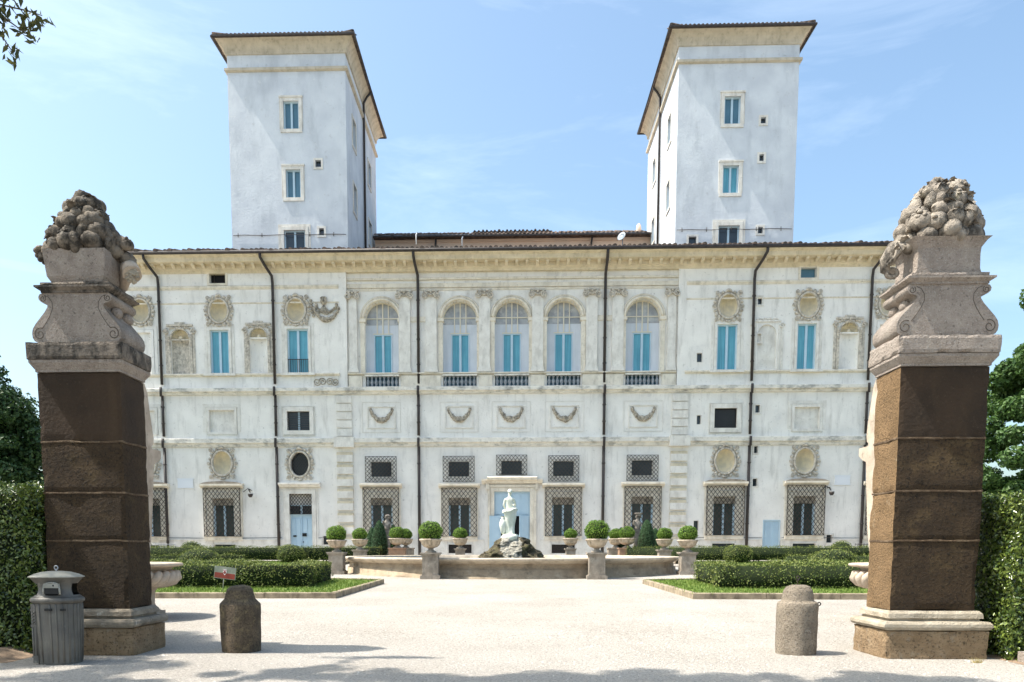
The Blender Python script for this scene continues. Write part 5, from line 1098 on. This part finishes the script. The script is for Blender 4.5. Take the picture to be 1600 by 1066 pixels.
def gate_pier(cx, s, dark, label):
    """s = +1 when the gateway lies to the right of the pier"""
    cy = 9.97; r3 = random.Random(5 if s > 0 else 11)
    t = empty('gate_pier', (cx, cy, 0), label, 'gate pier', 'stone gate piers flanking the entrance')
    def blk(b, hw, hd, z0, z1, hw1=None, hd1=None, ch=.0):
        hw1 = hw if hw1 is None else hw1; hd1 = hd if hd1 is None else hd1
        b.rings([[(cx - a, cy - d, z), (cx + a, cy - d, z), (cx + a, cy + d, z), (cx - a, cy + d, z)] for a, d, z in ((hw, hd, z0), (hw1, hd1, z1))], True, False)
    def rough(b, amp=.008, sc=6):
        b.v = [tuple(Vector(v) + noise.noise_vector(Vector(v) * sc) * amp) for v in b.v]
    def sub_block(b, hw, hd, z0, z1, nx=14, nz=6, nd=6, amp=.008, chip=.02):
        # a block with subdivided faces so its edges and faces can be worn
        def grid(o, u, v, nu, nv):
            vs = []
            for i in range(nu + 1):
                for j in range(nv + 1):
                    p = Vector(o) + Vector(u) * (i / nu) + Vector(v) * (j / nv); vs.append(p)
            return vs, [(i * (nv + 1) + j, (i + 1) * (nv + 1) + j, (i + 1) * (nv + 1) + j + 1, i * (nv + 1) + j + 1) for i in range(nu) for j in range(nv)]
        x0, x1, y0, y1 = cx - hw, cx + hw, cy - hd, cy + hd
        for o, u, v, nu, nv in (((x0, y0, z0), (2 * hw, 0, 0), (0, 0, z1 - z0), nx, nz), ((x1, y0, z0), (0, 2 * hd, 0), (0, 0, z1 - z0), nd, nz), ((x1, y1, z0), (-2 * hw, 0, 0), (0, 0, z1 - z0), nx, nz), ((x0, y1, z0), (0, -2 * hd, 0), (0, 0, z1 - z0), nd, nz), ((x0, y0, z1), (2 * hw, 0, 0), (0, 2 * hd, 0), nx, nd), ((x0, y1, z0), (2 * hw, 0, 0), (0, -2 * hd, 0), nx, nd)):
            vs, fs = grid(o, u, v, nu, nv); out_ = []
            for p in vs:
                q = p.copy(); ex = hw - abs(p.x - cx); ey = hd - abs(p.y - cy); ez = min(p.z - z0, z1 - p.z)
                near = sum(1 for e in (ex, ey, ez) if e < 1e-5)
                if near >= 2:
                    k = chip * (.35 + max(0, noise.noise(p * 7)) * 1.6)
                    q.x -= math.copysign(k, p.x - cx) * (ex < 1e-5); q.y -= math.copysign(k, p.y - cy) * (ey < 1e-5); q.z -= math.copysign(k, p.z - (z0 + z1) / 2) * (ez < 1e-5) * .6
                q += noise.noise_vector(p * 5) * amp; out_.append(q)
            b.add(out_, fs, False)
    # plinth
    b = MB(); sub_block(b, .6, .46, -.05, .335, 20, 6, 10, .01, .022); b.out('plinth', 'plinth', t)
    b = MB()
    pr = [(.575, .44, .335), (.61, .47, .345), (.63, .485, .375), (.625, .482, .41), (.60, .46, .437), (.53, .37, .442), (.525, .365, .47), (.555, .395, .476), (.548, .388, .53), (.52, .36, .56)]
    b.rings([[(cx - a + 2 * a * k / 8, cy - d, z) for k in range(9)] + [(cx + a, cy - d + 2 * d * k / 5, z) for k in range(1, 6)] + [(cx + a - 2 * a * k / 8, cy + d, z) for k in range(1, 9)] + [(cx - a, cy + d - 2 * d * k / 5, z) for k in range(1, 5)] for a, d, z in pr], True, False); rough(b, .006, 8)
    b.out('base_moulding', 'torusshade' if dark else 'torus', t)
    # shaft in four courses
    zs = [.56, 1.39, 1.97, 2.58, 3.40]; rows = []
    for k in range(4):
        b = MB(); sub_block(b, .505 + .004 * (k % 2), .315, zs[k] + .008, zs[k + 1] - .008, 16, 10, 6, .007 if k < 3 else .003, .012); 
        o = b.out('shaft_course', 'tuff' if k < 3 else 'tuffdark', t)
        if s < 0:   # the gateway face takes lighter golden tuff, sunlight painted into its colour
            o.data.materials.append(M['tuffsun'])
            for p in o.data.polygons:
                if p.normal.x < -.8: p.material_index = 1
    for k in range(1, 4): b = MB(); sub_block(b, .5085, .3185, zs[k] - .013, zs[k] + .013, 24, 2, 14, .008, .004); b.out('mortar_joint', 'joint', t)
    # cap
    b = MB(); blk(b, .515, .33, 3.40, 3.43); blk(b, .52, .335, 3.43, 3.50, .565, .38); blk(b, .565, .38, 3.50, 3.53); rough(b, .003)
    b.out('cap_moulding', 'trav', t)
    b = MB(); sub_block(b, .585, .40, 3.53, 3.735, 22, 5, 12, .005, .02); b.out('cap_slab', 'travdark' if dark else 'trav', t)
    # scroll block
    kx = 1.0 if s > 0 else 1.07; b = MB(); b.prism(pier_profile(cx, kx), cy - .31, cy + .31, True)
    for k, f in enumerate(b.f):
        if len(f) > 4: b.sm[k] = False
    b.cur = 1  # raised dark tubes draw the crease shade of the scrolls
    for q in (-1, 1):
        for yy in (cy - .309,):
            spiral(b, cx + q * .445 * kx, yy, 3.845, .075, .018, 1.35, PI * .35, -q, .0065, 30)
            b.tube([(cx + q * x_, yy, z_) for x_, z_ in ((.41, 3.912), (.36, 3.98), (.31, 4.06), (.275, 4.14), (.28, 4.21), (.32, 4.27), (.37, 4.29))], .005, 5)
            spiral(b, cx + q * .39 * kx, yy, 4.255, .04, .012, 1.3, PI * .7, q, .006, 18)
    b.cur = 0
    b.box(cx - .30, cx + .30, cy + .31, cy + .42, 3.74, 4.3)
    # rear volute bracket seen in profile on the gateway side
    for yy in (cy - .05, cy + .22): b.ball((cx + s * .37, yy, 4.15), (.06, .10, .07), 10, 7)
    b.out('scroll_block', ['trav', 'groove'], t)
    u_ = .0 if s > 0 else .035
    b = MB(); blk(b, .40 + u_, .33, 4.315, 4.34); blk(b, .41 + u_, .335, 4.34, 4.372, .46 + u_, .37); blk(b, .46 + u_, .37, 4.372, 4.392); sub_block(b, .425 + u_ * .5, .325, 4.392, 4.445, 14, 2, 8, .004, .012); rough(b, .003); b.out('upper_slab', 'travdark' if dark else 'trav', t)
    b = MB()
    if s > 0: sub = [(.30, .25, 4.445), (.345, .28, 4.52), (.365, .29, 4.70), (.375, .30, 4.83)]
    else: sub = [(.375, .27, 4.445), (.355, .27, 4.50), (.35, .27, 4.66), (.355, .275, 4.73), (.40, .31, 4.80), (.44, .34, 4.835)]
    b.rings([[(cx - a + (0 if s > 0 else .0), cy - d, z), (cx + a, cy - d, z), (cx + a, cy + d, z), (cx - a, cy + d, z)] for a, d, z in sub], True, False); b.out('neck_block', 'trav', t)
    # fruit
    b = MB(); rr = r3
    lay = [(4.90, .38, .28, 14, .12), (5.00, .34, .25, 13, .115), (5.10, .29, .21, 12, .11), (5.20, .22, .17, 9, .105), (5.30, .15, .11, 6, .10), (5.385, .04, .03, 2, .095)] if s > 0 else [(4.90, .36, .27, 13, .12), (5.00, .38, .28, 14, .12), (5.10, .35, .26, 13, .115), (5.20, .29, .21, 10, .11), (5.30, .20, .15, 7, .105), (5.385, .09, .06, 4, .10)]
    for z, a, d, n, r in [(4.87 + (z_ - 4.87) * 1.24, a_, d_, n_, r_) for z_, a_, d_, n_, r_ in lay]:
        for k in range(n):
            an = 2 * PI * (k + rr.uniform(-.25, .25)) / n + z * 3; fruit_shape(rr, (cx + a * math.cos(an), cy + d * math.sin(an), z + rr.uniform(-.03, .03)), r * rr.uniform(.78, 1.1), b)
        for k in range(n // 2): an = rr.uniform(0, 6.28); leaf_shape(rr, (cx + (a + .02) * math.cos(an), cy + (d + .05) * math.sin(an), z + .06), .14, b)
    b.ball((cx, cy, 5.02), (.28, .22, .40), 14, 10)
    if s > 0:
        for k in range(16): an = rr.uniform(0, 6.28); b.ball((cx - .50 + .065 * math.cos(an), cy - .05 + rr.uniform(-.07, .07), 4.84 + .065 * math.sin(an)), .033, 8, 6)
        b.ball((cx - .5, cy - .05, 4.84), .07, 8, 6)
        for k, (dx, dz, r) in enumerate(((.36, 4.88, .105), (.46, 4.83, .09), (.50, 4.97, .08), (.53, 4.76, .085), (.42, 5.02, .085))): fruit_shape(rr, (cx + dx, cy + .05 * (k % 2), dz), r, b)
        b.cur = 1; b.tube([(cx + .36, cy + .16, 4.50), (cx + .41, cy + .14, 4.64), (cx + .47, cy + .08, 4.72), (cx + .54, cy + .0, 4.68), (cx + .585, cy - .06, 4.60)], [.05, .075, .095, .105, .11], 16)
        b.cur = 2
        for k in range(40): an = rr.uniform(0, 6.28); q = rr.random() ** .5; b.ball((cx + .60 + .085 * q * math.cos(an), cy - .09 - .03 * (1 - q), 4.575 + .09 * q * math.sin(an)), .022, 8, 6)
        b.cur = 0
    else:
        pts = [(-.20, 5.2), (-.3, 5.1), (-.36, 5.0), (-.42, 4.9), (-.48, 4.82), (-.53, 4.75), (-.56, 4.68)]
        for k, (dx, dz) in enumerate(pts): fruit_shape(rr, (cx + dx, cy - .05 + .04 * (k % 2), dz), .10 - .004 * k, b); leaf_shape(rr, (cx + dx + .03, cy - .14, dz + .04), .12, b)
        b.tube([(cx - .40, cy, 4.9), (cx - .52, cy - .02, 4.82), (cx - .60, cy - .02, 4.68), (cx - .60, cy, 4.58), (cx - .5, cy, 4.52)], [.06, .08, .07, .06, .04], 12)
        for k in range(3): b.tube([(cx - .36 - .03 * k, cy - .12, 4.85), (cx - .5 - .02 * k, cy - .15, 4.74), (cx - .62 + .03 * k, cy - .1, 4.60)], .018, 6)
        for k in range(20): an = rr.uniform(0, 6.28); b.ball((cx - .53 + .06 * math.cos(an), cy - .03, 4.53 + .045 * math.sin(an)), .028, 7, 5)
    b.v = [tuple(Vector(v) + noise.noise_vector(Vector(v) * 14) * .008) for v in b.v]
    b.out('fruit_pile', ['fruit' if dark else 'fruit_pale', 'marble', 'torus'], t)
    # marble console on the garden side, in profile past the gateway face
    b = MB(); pf = [(10.28, 3.42), (10.38, 3.40), (10.45, 3.30), (10.50, 3.1), (10.55, 2.9), (10.58, 2.74), (10.56, 2.66), (10.50, 2.63), (10.52, 2.60), (10.78, 2.60), (10.78, 2.50), (10.66, 2.44), (10.56, 2.40), (10.50, 2.0), (10.42, 1.5), (10.33, 1.2), (10.28, 1.2)]
    xa, xb = cx - .47, cx + .47
    b.profx(list(reversed(pf)), xa, xb); rough(b, .006); b.out('marble_console', 'marble', t)
    return t
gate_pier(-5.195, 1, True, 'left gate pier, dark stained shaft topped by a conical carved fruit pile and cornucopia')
gate_pier(5.0, -1, False, 'right gate pier, brown tuff shaft with sunlit side and pale carved fruit trailing down')

# marble gadrooned basins behind the piers
for i, x in enumerate((-6.93, 6.90)):
    y = 14.2; g = gz(y); t = empty('marble_basin', (x, y, g), 'large gadrooned marble basin on a stem, half hidden behind the ' + ('left' if i == 0 else 'right') + ' gate pier', 'basin', 'gadrooned marble basins behind the piers')
    b = MB(); b.box(x - .48, x + .48, y - .46, y + .46, g - .05, .16); b.rings([[(x + q * s_, y + q * u, z) for s_, u in ((-1, -1), (1, -1), (1, 1), (-1, 1))] for q, z in ((.42, .16), (.36, .24), (.34, .30), (.35, .52), (.42, .62))], True, False); b.out('stem', 'marble', t)
    b = MB(); b.lathe([(.42, .60), (.66, .645), (.80, .72), (.84, .80), (.82, .86), (.74, .90)], (x, y, 0), 64)
    for k in range(30):
        a0_ = 2 * PI * k / 30; pts = [(r_, z_, a0_ - .35 * (1 - (z_ - .62) / .26)) for r_, z_ in ((.50, .62), (.66, .65), (.79, .71), (.85, .78), (.84, .85), (.77, .885))]
        b.tube([(x + r_ * math.cos(a_), y + r_ * math.sin(a_), z_) for r_, z_, a_ in pts], [.035, .058, .078, .085, .072, .035], 7)
    b.out('gadrooned_bowl', 'marble', t)
    b = MB(); b.lathe([(.74, .885), (.75, .94), (.79, .965), (.93, .985), (.95, 1.01), (.93, 1.035), (.86, 1.045), (.7, 1.03), (.68, .9)], (x, y, 0), 64, mod=lambda a, z: 1 + .012 * math.sin(a * 17) + .008 * math.sin(a * 41)); b.out('rim', 'marble', t)

# ================================================================ BOLLARDS, BIN, SIGN
def bollard(x, y, m, label, prof, n, ringside):
    t = empty('stone_bollard', (x, y, 0), label, 'bollard', 'stone bollards across the gateway')
    b = MB(); fine = []
    for (r0, z0), (r1, z1) in zip(prof[:-1], prof[1:]):
        for k in range(4): fine.append((r0 + (r1 - r0) * k / 4, z0 + (z1 - z0) * k / 4))
    fine.append(prof[-1]); b.lathe(fine, (x, y, 0), n, mod=(lambda a, z: 1 + .004 * math.cos(a * 8))); b.v = [tuple(Vector(v) + noise.noise_vector(Vector(v) * 6) * .008) for v in b.v]
    b.out('bollard_body', m, t)
    if ringside:
        b = MB(); b.ringxz((x + .265, y, .615), .02, .02, .007, 12, 6); b.tube([(x + .2, y, .615), (x + .25, y, .615)], .01); b.out('iron_eye', 'iron', t)
        b = MB(); b.tube([(x - .01, y, .83), (x - .01, y, .90), (x + .02, y, .945)], .006); b.ringxz((x - .005, y, .93), .018, .03, .005, 12, 5); b.out('iron_hook', 'iron', t)
bollard(-3.44, 10.0, 'bollard', 'dark brown worn stone bollard with narrowed dome top near the left pier', [(.235, -.05), (.245, .12), (.25, .3), (.252, .56), (.247, .60), (.215, .635), (.188, .665), (.176, .72), (.160, .785), (.12, .82), (.06, .836), (.01, .838)], 48, False)
bollard(3.53, 10.0, 'bollard2', 'pale pitted stone bollard with rounded top and iron eye near the right pier', [(.24, -.05), (.245, .1), (.245, .3), (.245, .60), (.235, .635), (.19, .66), (.182, .72), (.172, .78), (.14, .83), (.08, .85), (.01, .852)], 48, True)
def bin_():
    x, y = -5.15, 8.90; t = empty('litter_bin', (x, y, 0), 'grey fluted cast litter bin with domed lid and ring, in front of the left pier', 'litter bin'); t.scale = (.93, .93, .975)
    def oct_(r, z, sy=.86):   # rounded hexagon plan
        pts = []
        for j in range(48):
            a = 2 * PI * j / 48 + .1; k = 1 / (abs(math.cos(a)) ** 3.2 + abs(math.sin(a)) ** 3.2) ** (1 / 3.2); k = .55 * k + .45 * 1.0; pts.append((x + r * k * math.cos(a), y + r * sy * k * math.sin(a), z))
        return pts
    b = MB(); b.rings([oct_(r, z) for r, z in ((.235, 0), (.24, .02), (.255, .4), (.262, .72))], True, False)
    for j in range(48):
        if j % 2 or 33 <= j <= 35: continue
        a = 2 * PI * j / 48 + .1; k = 1 / (abs(math.cos(a)) ** 3.2 + abs(math.sin(a)) ** 3.2) ** (1 / 3.2); k = .55 * k + .45
        b.tube([(x + r * k * math.cos(a), y + r * .86 * k * math.sin(a), z) for r, z in ((.237, .03), (.257, .4), (.262, .62), (.262, .70))], .011, 6)
    b.out('bin_body', 'bin', t)
    b = MB(); b.rings([oct_(r, z) for r, z in ((.262, .70), (.275, .715), (.29, .725), (.295, .74), (.29, .76), (.27, .775), (.2, .778))], True, True); b.out('bin_collar', 'bin', t)
    # waist with openings
    rows = [(.262, .778), (.235, .80), (.215, .84), (.21, .88), (.225, .93), (.26, .97), (.29, 1.0)]
    R_ = [oct_(r, z) for r, z in rows]; vs = [p for r in R_ for p in r]; fs = []
    for i in range(len(rows) - 1):
        for j in range(48):
            a = (math.degrees(2 * PI * (j + .5) / 48 + .1)) % 360; hole = (i in (1, 2, 3)) and (165 < a < 232 or 262 < a < 298 or 345 < a or a < 30)
            if not hole: fs.append((i * 48 + j, i * 48 + (j + 1) % 48, (i + 1) * 48 + (j + 1) % 48, (i + 1) * 48 + j))
    b = MB(); b.add(vs, fs, True); b.out('bin_hood', 'bin', t)
    b = MB(); b.rings([oct_(r * .9, z) for r, z in ((.19, .77), (.18, .88), (.2, .99))], True, True); b.out('bin_liner', 'black', t)
    b = MB(); b.rings([oct_(r, z) for r, z in ((.29, 1.0), (.305, 1.003), (.30, 1.012), (.24, 1.04), (.16, 1.062), (.08, 1.072), (.01, 1.075))], True, True); b.out('bin_lid', 'binlid', t)
    b = MB(); b.ringxz((x, y, 1.11), .022, .022, .008, 16, 6); b.tube([(x, y, 1.07), (x, y, 1.09)], .01); b.out('lid_ring', 'steel', t)
    # arched mouth surround on the front
    b = MB(); fx, fy = x + .06, y - .225
    pts = [(-.10, -.09), (-.095, .02)] + [(.095 * math.cos(a), .02 + .055 * math.sin(a)) for a in [PI - PI * k / 10 for k in range(1, 10)]] + [(.095, .02), (.10, -.09)]
    for (xa, za), (xb, zb) in zip(pts[:-1], pts[1:]): b.tube([(fx + xa, fy, .885 + za * .8), (fx + xb, fy, .885 + zb * .8)], .012, 6)
    b.box(fx - .092, fx + .092, fy - .012, fy + .02, .885, .935); b.out('mouth_surround', 'binlid', t)
    b = MB(); b.box(fx - .085, fx + .085, fy - .006, fy + .05, .815, .884); b.ball((fx + .03, fy - .014, .912), .01, 8, 6); b.out('bin_mouth', 'black', t)
    b = MB(); b.box(x - .03, x + .055, y - .245, y - .225, .625, .65); b.box(x + .155, x + .21, y - .235, y - .205, .625, .65); b.out('bin_label', 'black', t)
    # ornamented corner strip on the left
    b = MB(); ex, ey = x - .195, y - .165
    b.box(ex - .035, ex + .03, ey - .02, ey + .03, .02, .70)
    for z in (.08, .44, .62): b.box(ex - .04, ex + .035, ey - .03, ey + .02, z, z + .022)
    for k in range(9): b.ball((ex + .012 * (-1) ** k, ey - .025, .47 + k * .017), .015, 7, 5)
    for dx in (-.02, .015): b.tube([(ex + dx, ey - .022, .11), (ex + dx, ey - .022, .43)], .009, 6)
    b.out('corner_ornament', 'bin', t)
bin_()
# small tourist sign on a stake in the lawn
sx, sy = -6.86, 18.95; sg = empty('small_sign', (sx, sy, .2), 'small tilted red and grey sign on a thin stake in the left lawn', 'sign')
def tilt(b, a=R(-7), c=(sx, sy, .75)):
    m_ = Matrix.Rotation(a, 3, 'Y'); b.v = [tuple(m_ @ (Vector(v) - Vector(c)) + Vector(c)) for v in b.v]
b = MB(); b.tube([(sx - .1, sy + .02, .1), (sx - .04, sy + .02, .62), (sx - .03, sy + .02, .75)], .012); b.out('stake', 'steel', sg)
b = MB(); b.box(sx - .26, sx + .26, sy, sy + .02, .57, .86); tilt(b, R(7)); pl = b.out('panel', 'signw', sg)
b = MB(); b.box(sx - .245, sx + .245, sy - .006, sy - .001, .585, .71); tilt(b, R(7)); b.out('red_band', 'red', pl)
b = MB(); b.prism([(sx - .04, .80), (sx + .04, .80), (sx + .045, .72), (sx, .66), (sx - .045, .72)][::-1], sy - .012, sy - .007); tilt(b, R(7)); b.out('crest', 'signc', pl)
b = MB()
for a in (R(45), R(-45)): b.prism([(sx + .05 * math.cos(a) + .008 * math.sin(a), .75 + .05 * math.sin(a) - .008 * math.cos(a)), (sx + .05 * math.cos(a) - .008 * math.sin(a), .75 + .05 * math.sin(a) + .008 * math.cos(a)), (sx - .05 * math.cos(a) - .008 * math.sin(a), .75 - .05 * math.sin(a) + .008 * math.cos(a)), (sx - .05 * math.cos(a) + .008 * math.sin(a), .75 - .05 * math.sin(a) - .008 * math.cos(a))], sy - .02 - .002 * (a > 0), sy - .014 - .002 * (a > 0))
b.ball((sx, sy - .016, .71), (.02, .006, .02), 8, 5); tilt(b, R(7)); b.out('crest_charge', 'red', pl)
# dry tuft beside the right pier
n = 60; x = 5.3 + rng.normal(0, .03, n); y = 9.2 + rng.normal(0, .02, n); hh = rng.uniform(.03, .08, n); V = np.stack([np.stack([x - .003, y, 0 * x], 1), np.stack([x + .003, y, 0 * x], 1), np.stack([x + rng.normal(0, .03, n), y + rng.normal(0, .03, n), hh], 1)], 1).reshape(-1, 3)
M['straw'] = mat('dry_straw', (.5, .40, .18), None, 3)
tag(npmesh('grass_tuft', V, np.arange(3 * n).reshape(-1, 3), 'straw', None, (5.3, 9.2, 0)), 'small tuft of dry yellow grass in the gravel before the right pier', 'grass')

# ================================================================ TREES
def limb(b, p0, p1, r0, r1, rnd, n=5, wob=.15):
    p0, p1 = Vector(p0), Vector(p1); L_ = (p1 - p0).length; pts = [p0 + (p1 - p0) * (k / n) + Vector((rnd.uniform(-1, 1), rnd.uniform(-1, 1), 0)) * wob * L_ * .2 * (0 < k < n) for k in range(n + 1)]
    b.tube(pts, [r0 + (r1 - r0) * k / n for k in range(n + 1)], 8)
def tree(x, y, h, trunk_r, blobs, n, size, leafm, label, group=None, inner=.5, aspect=.55):
    g = gz(y); t = empty('tree', (x, y, g), label, 'tree', group); rnd = random.Random(int(x * 13 + y)); b = MB()
    limb(b, (x, y, g - .2), (x + .2, y, h * .45), trunk_r, trunk_r * .7, rnd)
    for c, r in blobs: limb(b, (x + .2, y, h * .42), c, trunk_r * .45, .03, rnd)
    b.out('trunk', 'bark', t)
    # break each blob into many sub clumps for gaps and uneven outline
    subs = []
    for c, r in blobs:
        m_ = max(8, int(9 * (r[0] * r[1] * r[2]) ** .5))
        for k in range(m_):
            d = Vector((rnd.gauss(0, 1), rnd.gauss(0, 1), rnd.gauss(0, 1))).normalized(); q = rnd.uniform(.45, 1.0); s_ = rnd.uniform(.16, .34) * min(r)
            subs.append(((c[0] + d.x * r[0] * q, c[1] + d.y * r[1] * q, c[2] + d.z * r[2] * q), (s_ * 1.2, s_ * 1.2, s_ * .8)))
    P, Nn = blob_points(subs, n, inner); Nn = Nn + np.array([0, 0, .4]); V, F = leaves(P, Nn, size, aspect, .8)
    npmesh('crown', V, F, leafm, t, (x, y, g))
    return t
BG = 'background trees beyond the gate'
tree(-22.3, 31, 8, .35, [((-22.4, 31, 5.8), (4.2, 3.2, 3.4)), ((-19.3, 30.5, 5.3), (1.9, 1.6, 1.7)), ((-24, 31, 7.6), (3, 3, 2.4)), ((-21, 30.5, 7.2), (1.8, 1.5, 1.6)), ((-21.5, 30, 3.6), (2, 1.6, 1.6))], 90000, .17, 'oak', 'dark dense tree at the far left edge behind the laurel hedge', BG)
tree(-26.5, 44, 5, .25, [((-26.3, 44, 4.0), (1.9, 2, 1.9)), ((-28, 45, 4), (2, 2, 2.2))], 16000, .2, 'light', 'small light green tree far behind, between dark tree and left pier', BG)
tree(22.8, 31, 9, .4, [((21.6, 31, 7.9), (3.8, 3, 3.1)), ((19.2, 30.5, 6.9), (1.9, 1.7, 2.0)), ((18.6, 30.2, 4.4), (1.9, 1.6, 2.2)), ((20.8, 30, 4.7), (2.3, 1.6, 2.8))], 120000, .17, 'midgreen', 'large mid green tree at the right edge behind the right gate pier', BG)
tree(24.0, 38, 6, .3, [((24.2, 38, 3.4), (3.6, 2, 2.9)), ((28, 38, 4), (3, 2, 4))], 30000, .2, 'oak', 'darker tree low behind the mid green tree at the right edge', BG)
# the big oaks beside and above the camera: they shade the left pier and the foreground, one twig hangs into view
tree(-13.5, 4.5, 12, .5, [((-10.9, 7.2, 9.9), (2.1, 2.2, 1.2)), ((-12.8, 9.6, 10.4), (2.6, 2.2, 1.8)), ((-9.0, 4.0, 9.8), (2.2, 2.0, 1.2))], 26000, .13, 'branch', 'holm oak left of the camera whose shade dapples the left pier', None, .3)
def overhang():
    x, y = -9.5, 1.5; t = empty('oak_tree', (x, y, 0), 'holm oak standing left of the camera, its leafy twigs hanging into the top left corner', 'tree'); rnd = random.Random(4); b = MB()
    limb(b, (x, y, -.2), (x + .4, y + 1, 6), .38, .26, rnd); limb(b, (x + .4, y + 1, 6), (-6.9, 8.3, 8.2), .2, .05, rnd); limb(b, (x + .4, y + 1, 6), (-4.6, 3.4, 8.6), .2, .05, rnd); limb(b, (x + .4, y + 1, 6), (-2.5, 6.0, 9.6), .2, .05, rnd)
    b.out('trunk', 'bark', t)
    subs = []
    for c, r in (((-4.9, 7.45, 9.3), (1.6, .5, .5)), ((-7.4, 7.5, 9.2), (1.7, .5, .5)), ((-6.2, 7.2, 9.9), (2.2, .5, .4)), ((-2.6, 7.3, 9.4), (1.6, .55, .5)), ((-6.4, 4.0, 9.0), (2, 1.5, 1)), ((-.2, 5.8, 9.6), (1.0, .5, .4)), ((-4, 4.6, 9.2), (2, 1.2, .8))):
        for k in range(22):
            d = Vector((rnd.gauss(0, 1), rnd.gauss(0, 1), rnd.gauss(0, 1))).normalized() * rnd.uniform(.2, 1); s_ = rnd.uniform(.16, .34); subs.append(((c[0] + d.x * r[0], c[1] + d.y * r[1], c[2] + d.z * r[2]), (s_, s_, s_ * .7)))
    P, Nn = blob_points(subs, 22000, .2); V, F = leaves(P, Nn + [0, 0, .5], .12, .5); npmesh('crown', V, F, 'branch', t, (x, y, 0))
    # hanging twigs: hand placed against the sky
    b = MB(); LV = []
    fwd = camo.rotation_euler.to_matrix()
    twigs = [((-6.35, 9.0, 7.62), (-5.78, 9.0, 7.40), (-5.35, 9.0, 7.14), (-5.22, 9.05, 6.95)), ((-6.3, 9.0, 7.5), (-5.95, 9.0, 7.2), (-5.72, 9.0, 7.0)), ((-6.2, 9.05, 7.7), (-5.7, 9.0, 7.48), (-5.45, 9.0, 7.38)),
             ((-6.5, 9.0, 7.1), (-6.05, 9.0, 6.8), (-5.78, 9.0, 6.62)), ((-5.9, 9.0, 7.3), (-5.5, 9.0, 7.1), (-5.2, 9.0, 7.03), (-5.05, 9.0, 6.98)), ((-5.75, 9.0, 6.95), (-5.5, 9.0, 6.78), (-5.38, 9.0, 6.60)), ((-5.8, 9.0, 7.15), (-5.4, 9.0, 6.92), (-5.2, 9.0, 6.78)), ((-6.0, 9.1, 7.62), (-5.6, 9.05, 7.25), (-5.5, 9.0, 7.02)), ((-6.9, 8.3, 8.2), (-6.6, 8.7, 7.9), (-6.3, 9.0, 7.5))]
    Pp = []; Dd = []
    for tw in twigs:
        b.tube(tw, [.012] + [.008] * (len(tw) - 2) + [.004], 5)
        for a, c in zip(tw[:-1], tw[1:]):
            a, c = Vector(a), Vector(c); m_ = int((c - a).length / .022)
            for k in range(m_): Pp.append(a + (c - a) * (k / m_) + Vector((rnd.gauss(0, .05), rnd.gauss(0, .05), rnd.gauss(-.02, .05))))
        e = Vector(tw[-1])
        for k in range(9): Pp.append(e + Vector((rnd.gauss(0, .06), rnd.gauss(0, .04), rnd.gauss(-.02, .06))))
    b.out('hanging_twigs', 'bark', t); Pp = np.array(Pp); V, F = leaves(Pp, rng.normal(0, 1, Pp.shape), .115, .36, .5); npmesh('twig_leaves', V, F, 'branch', t, (x, y, 0))
overhang()
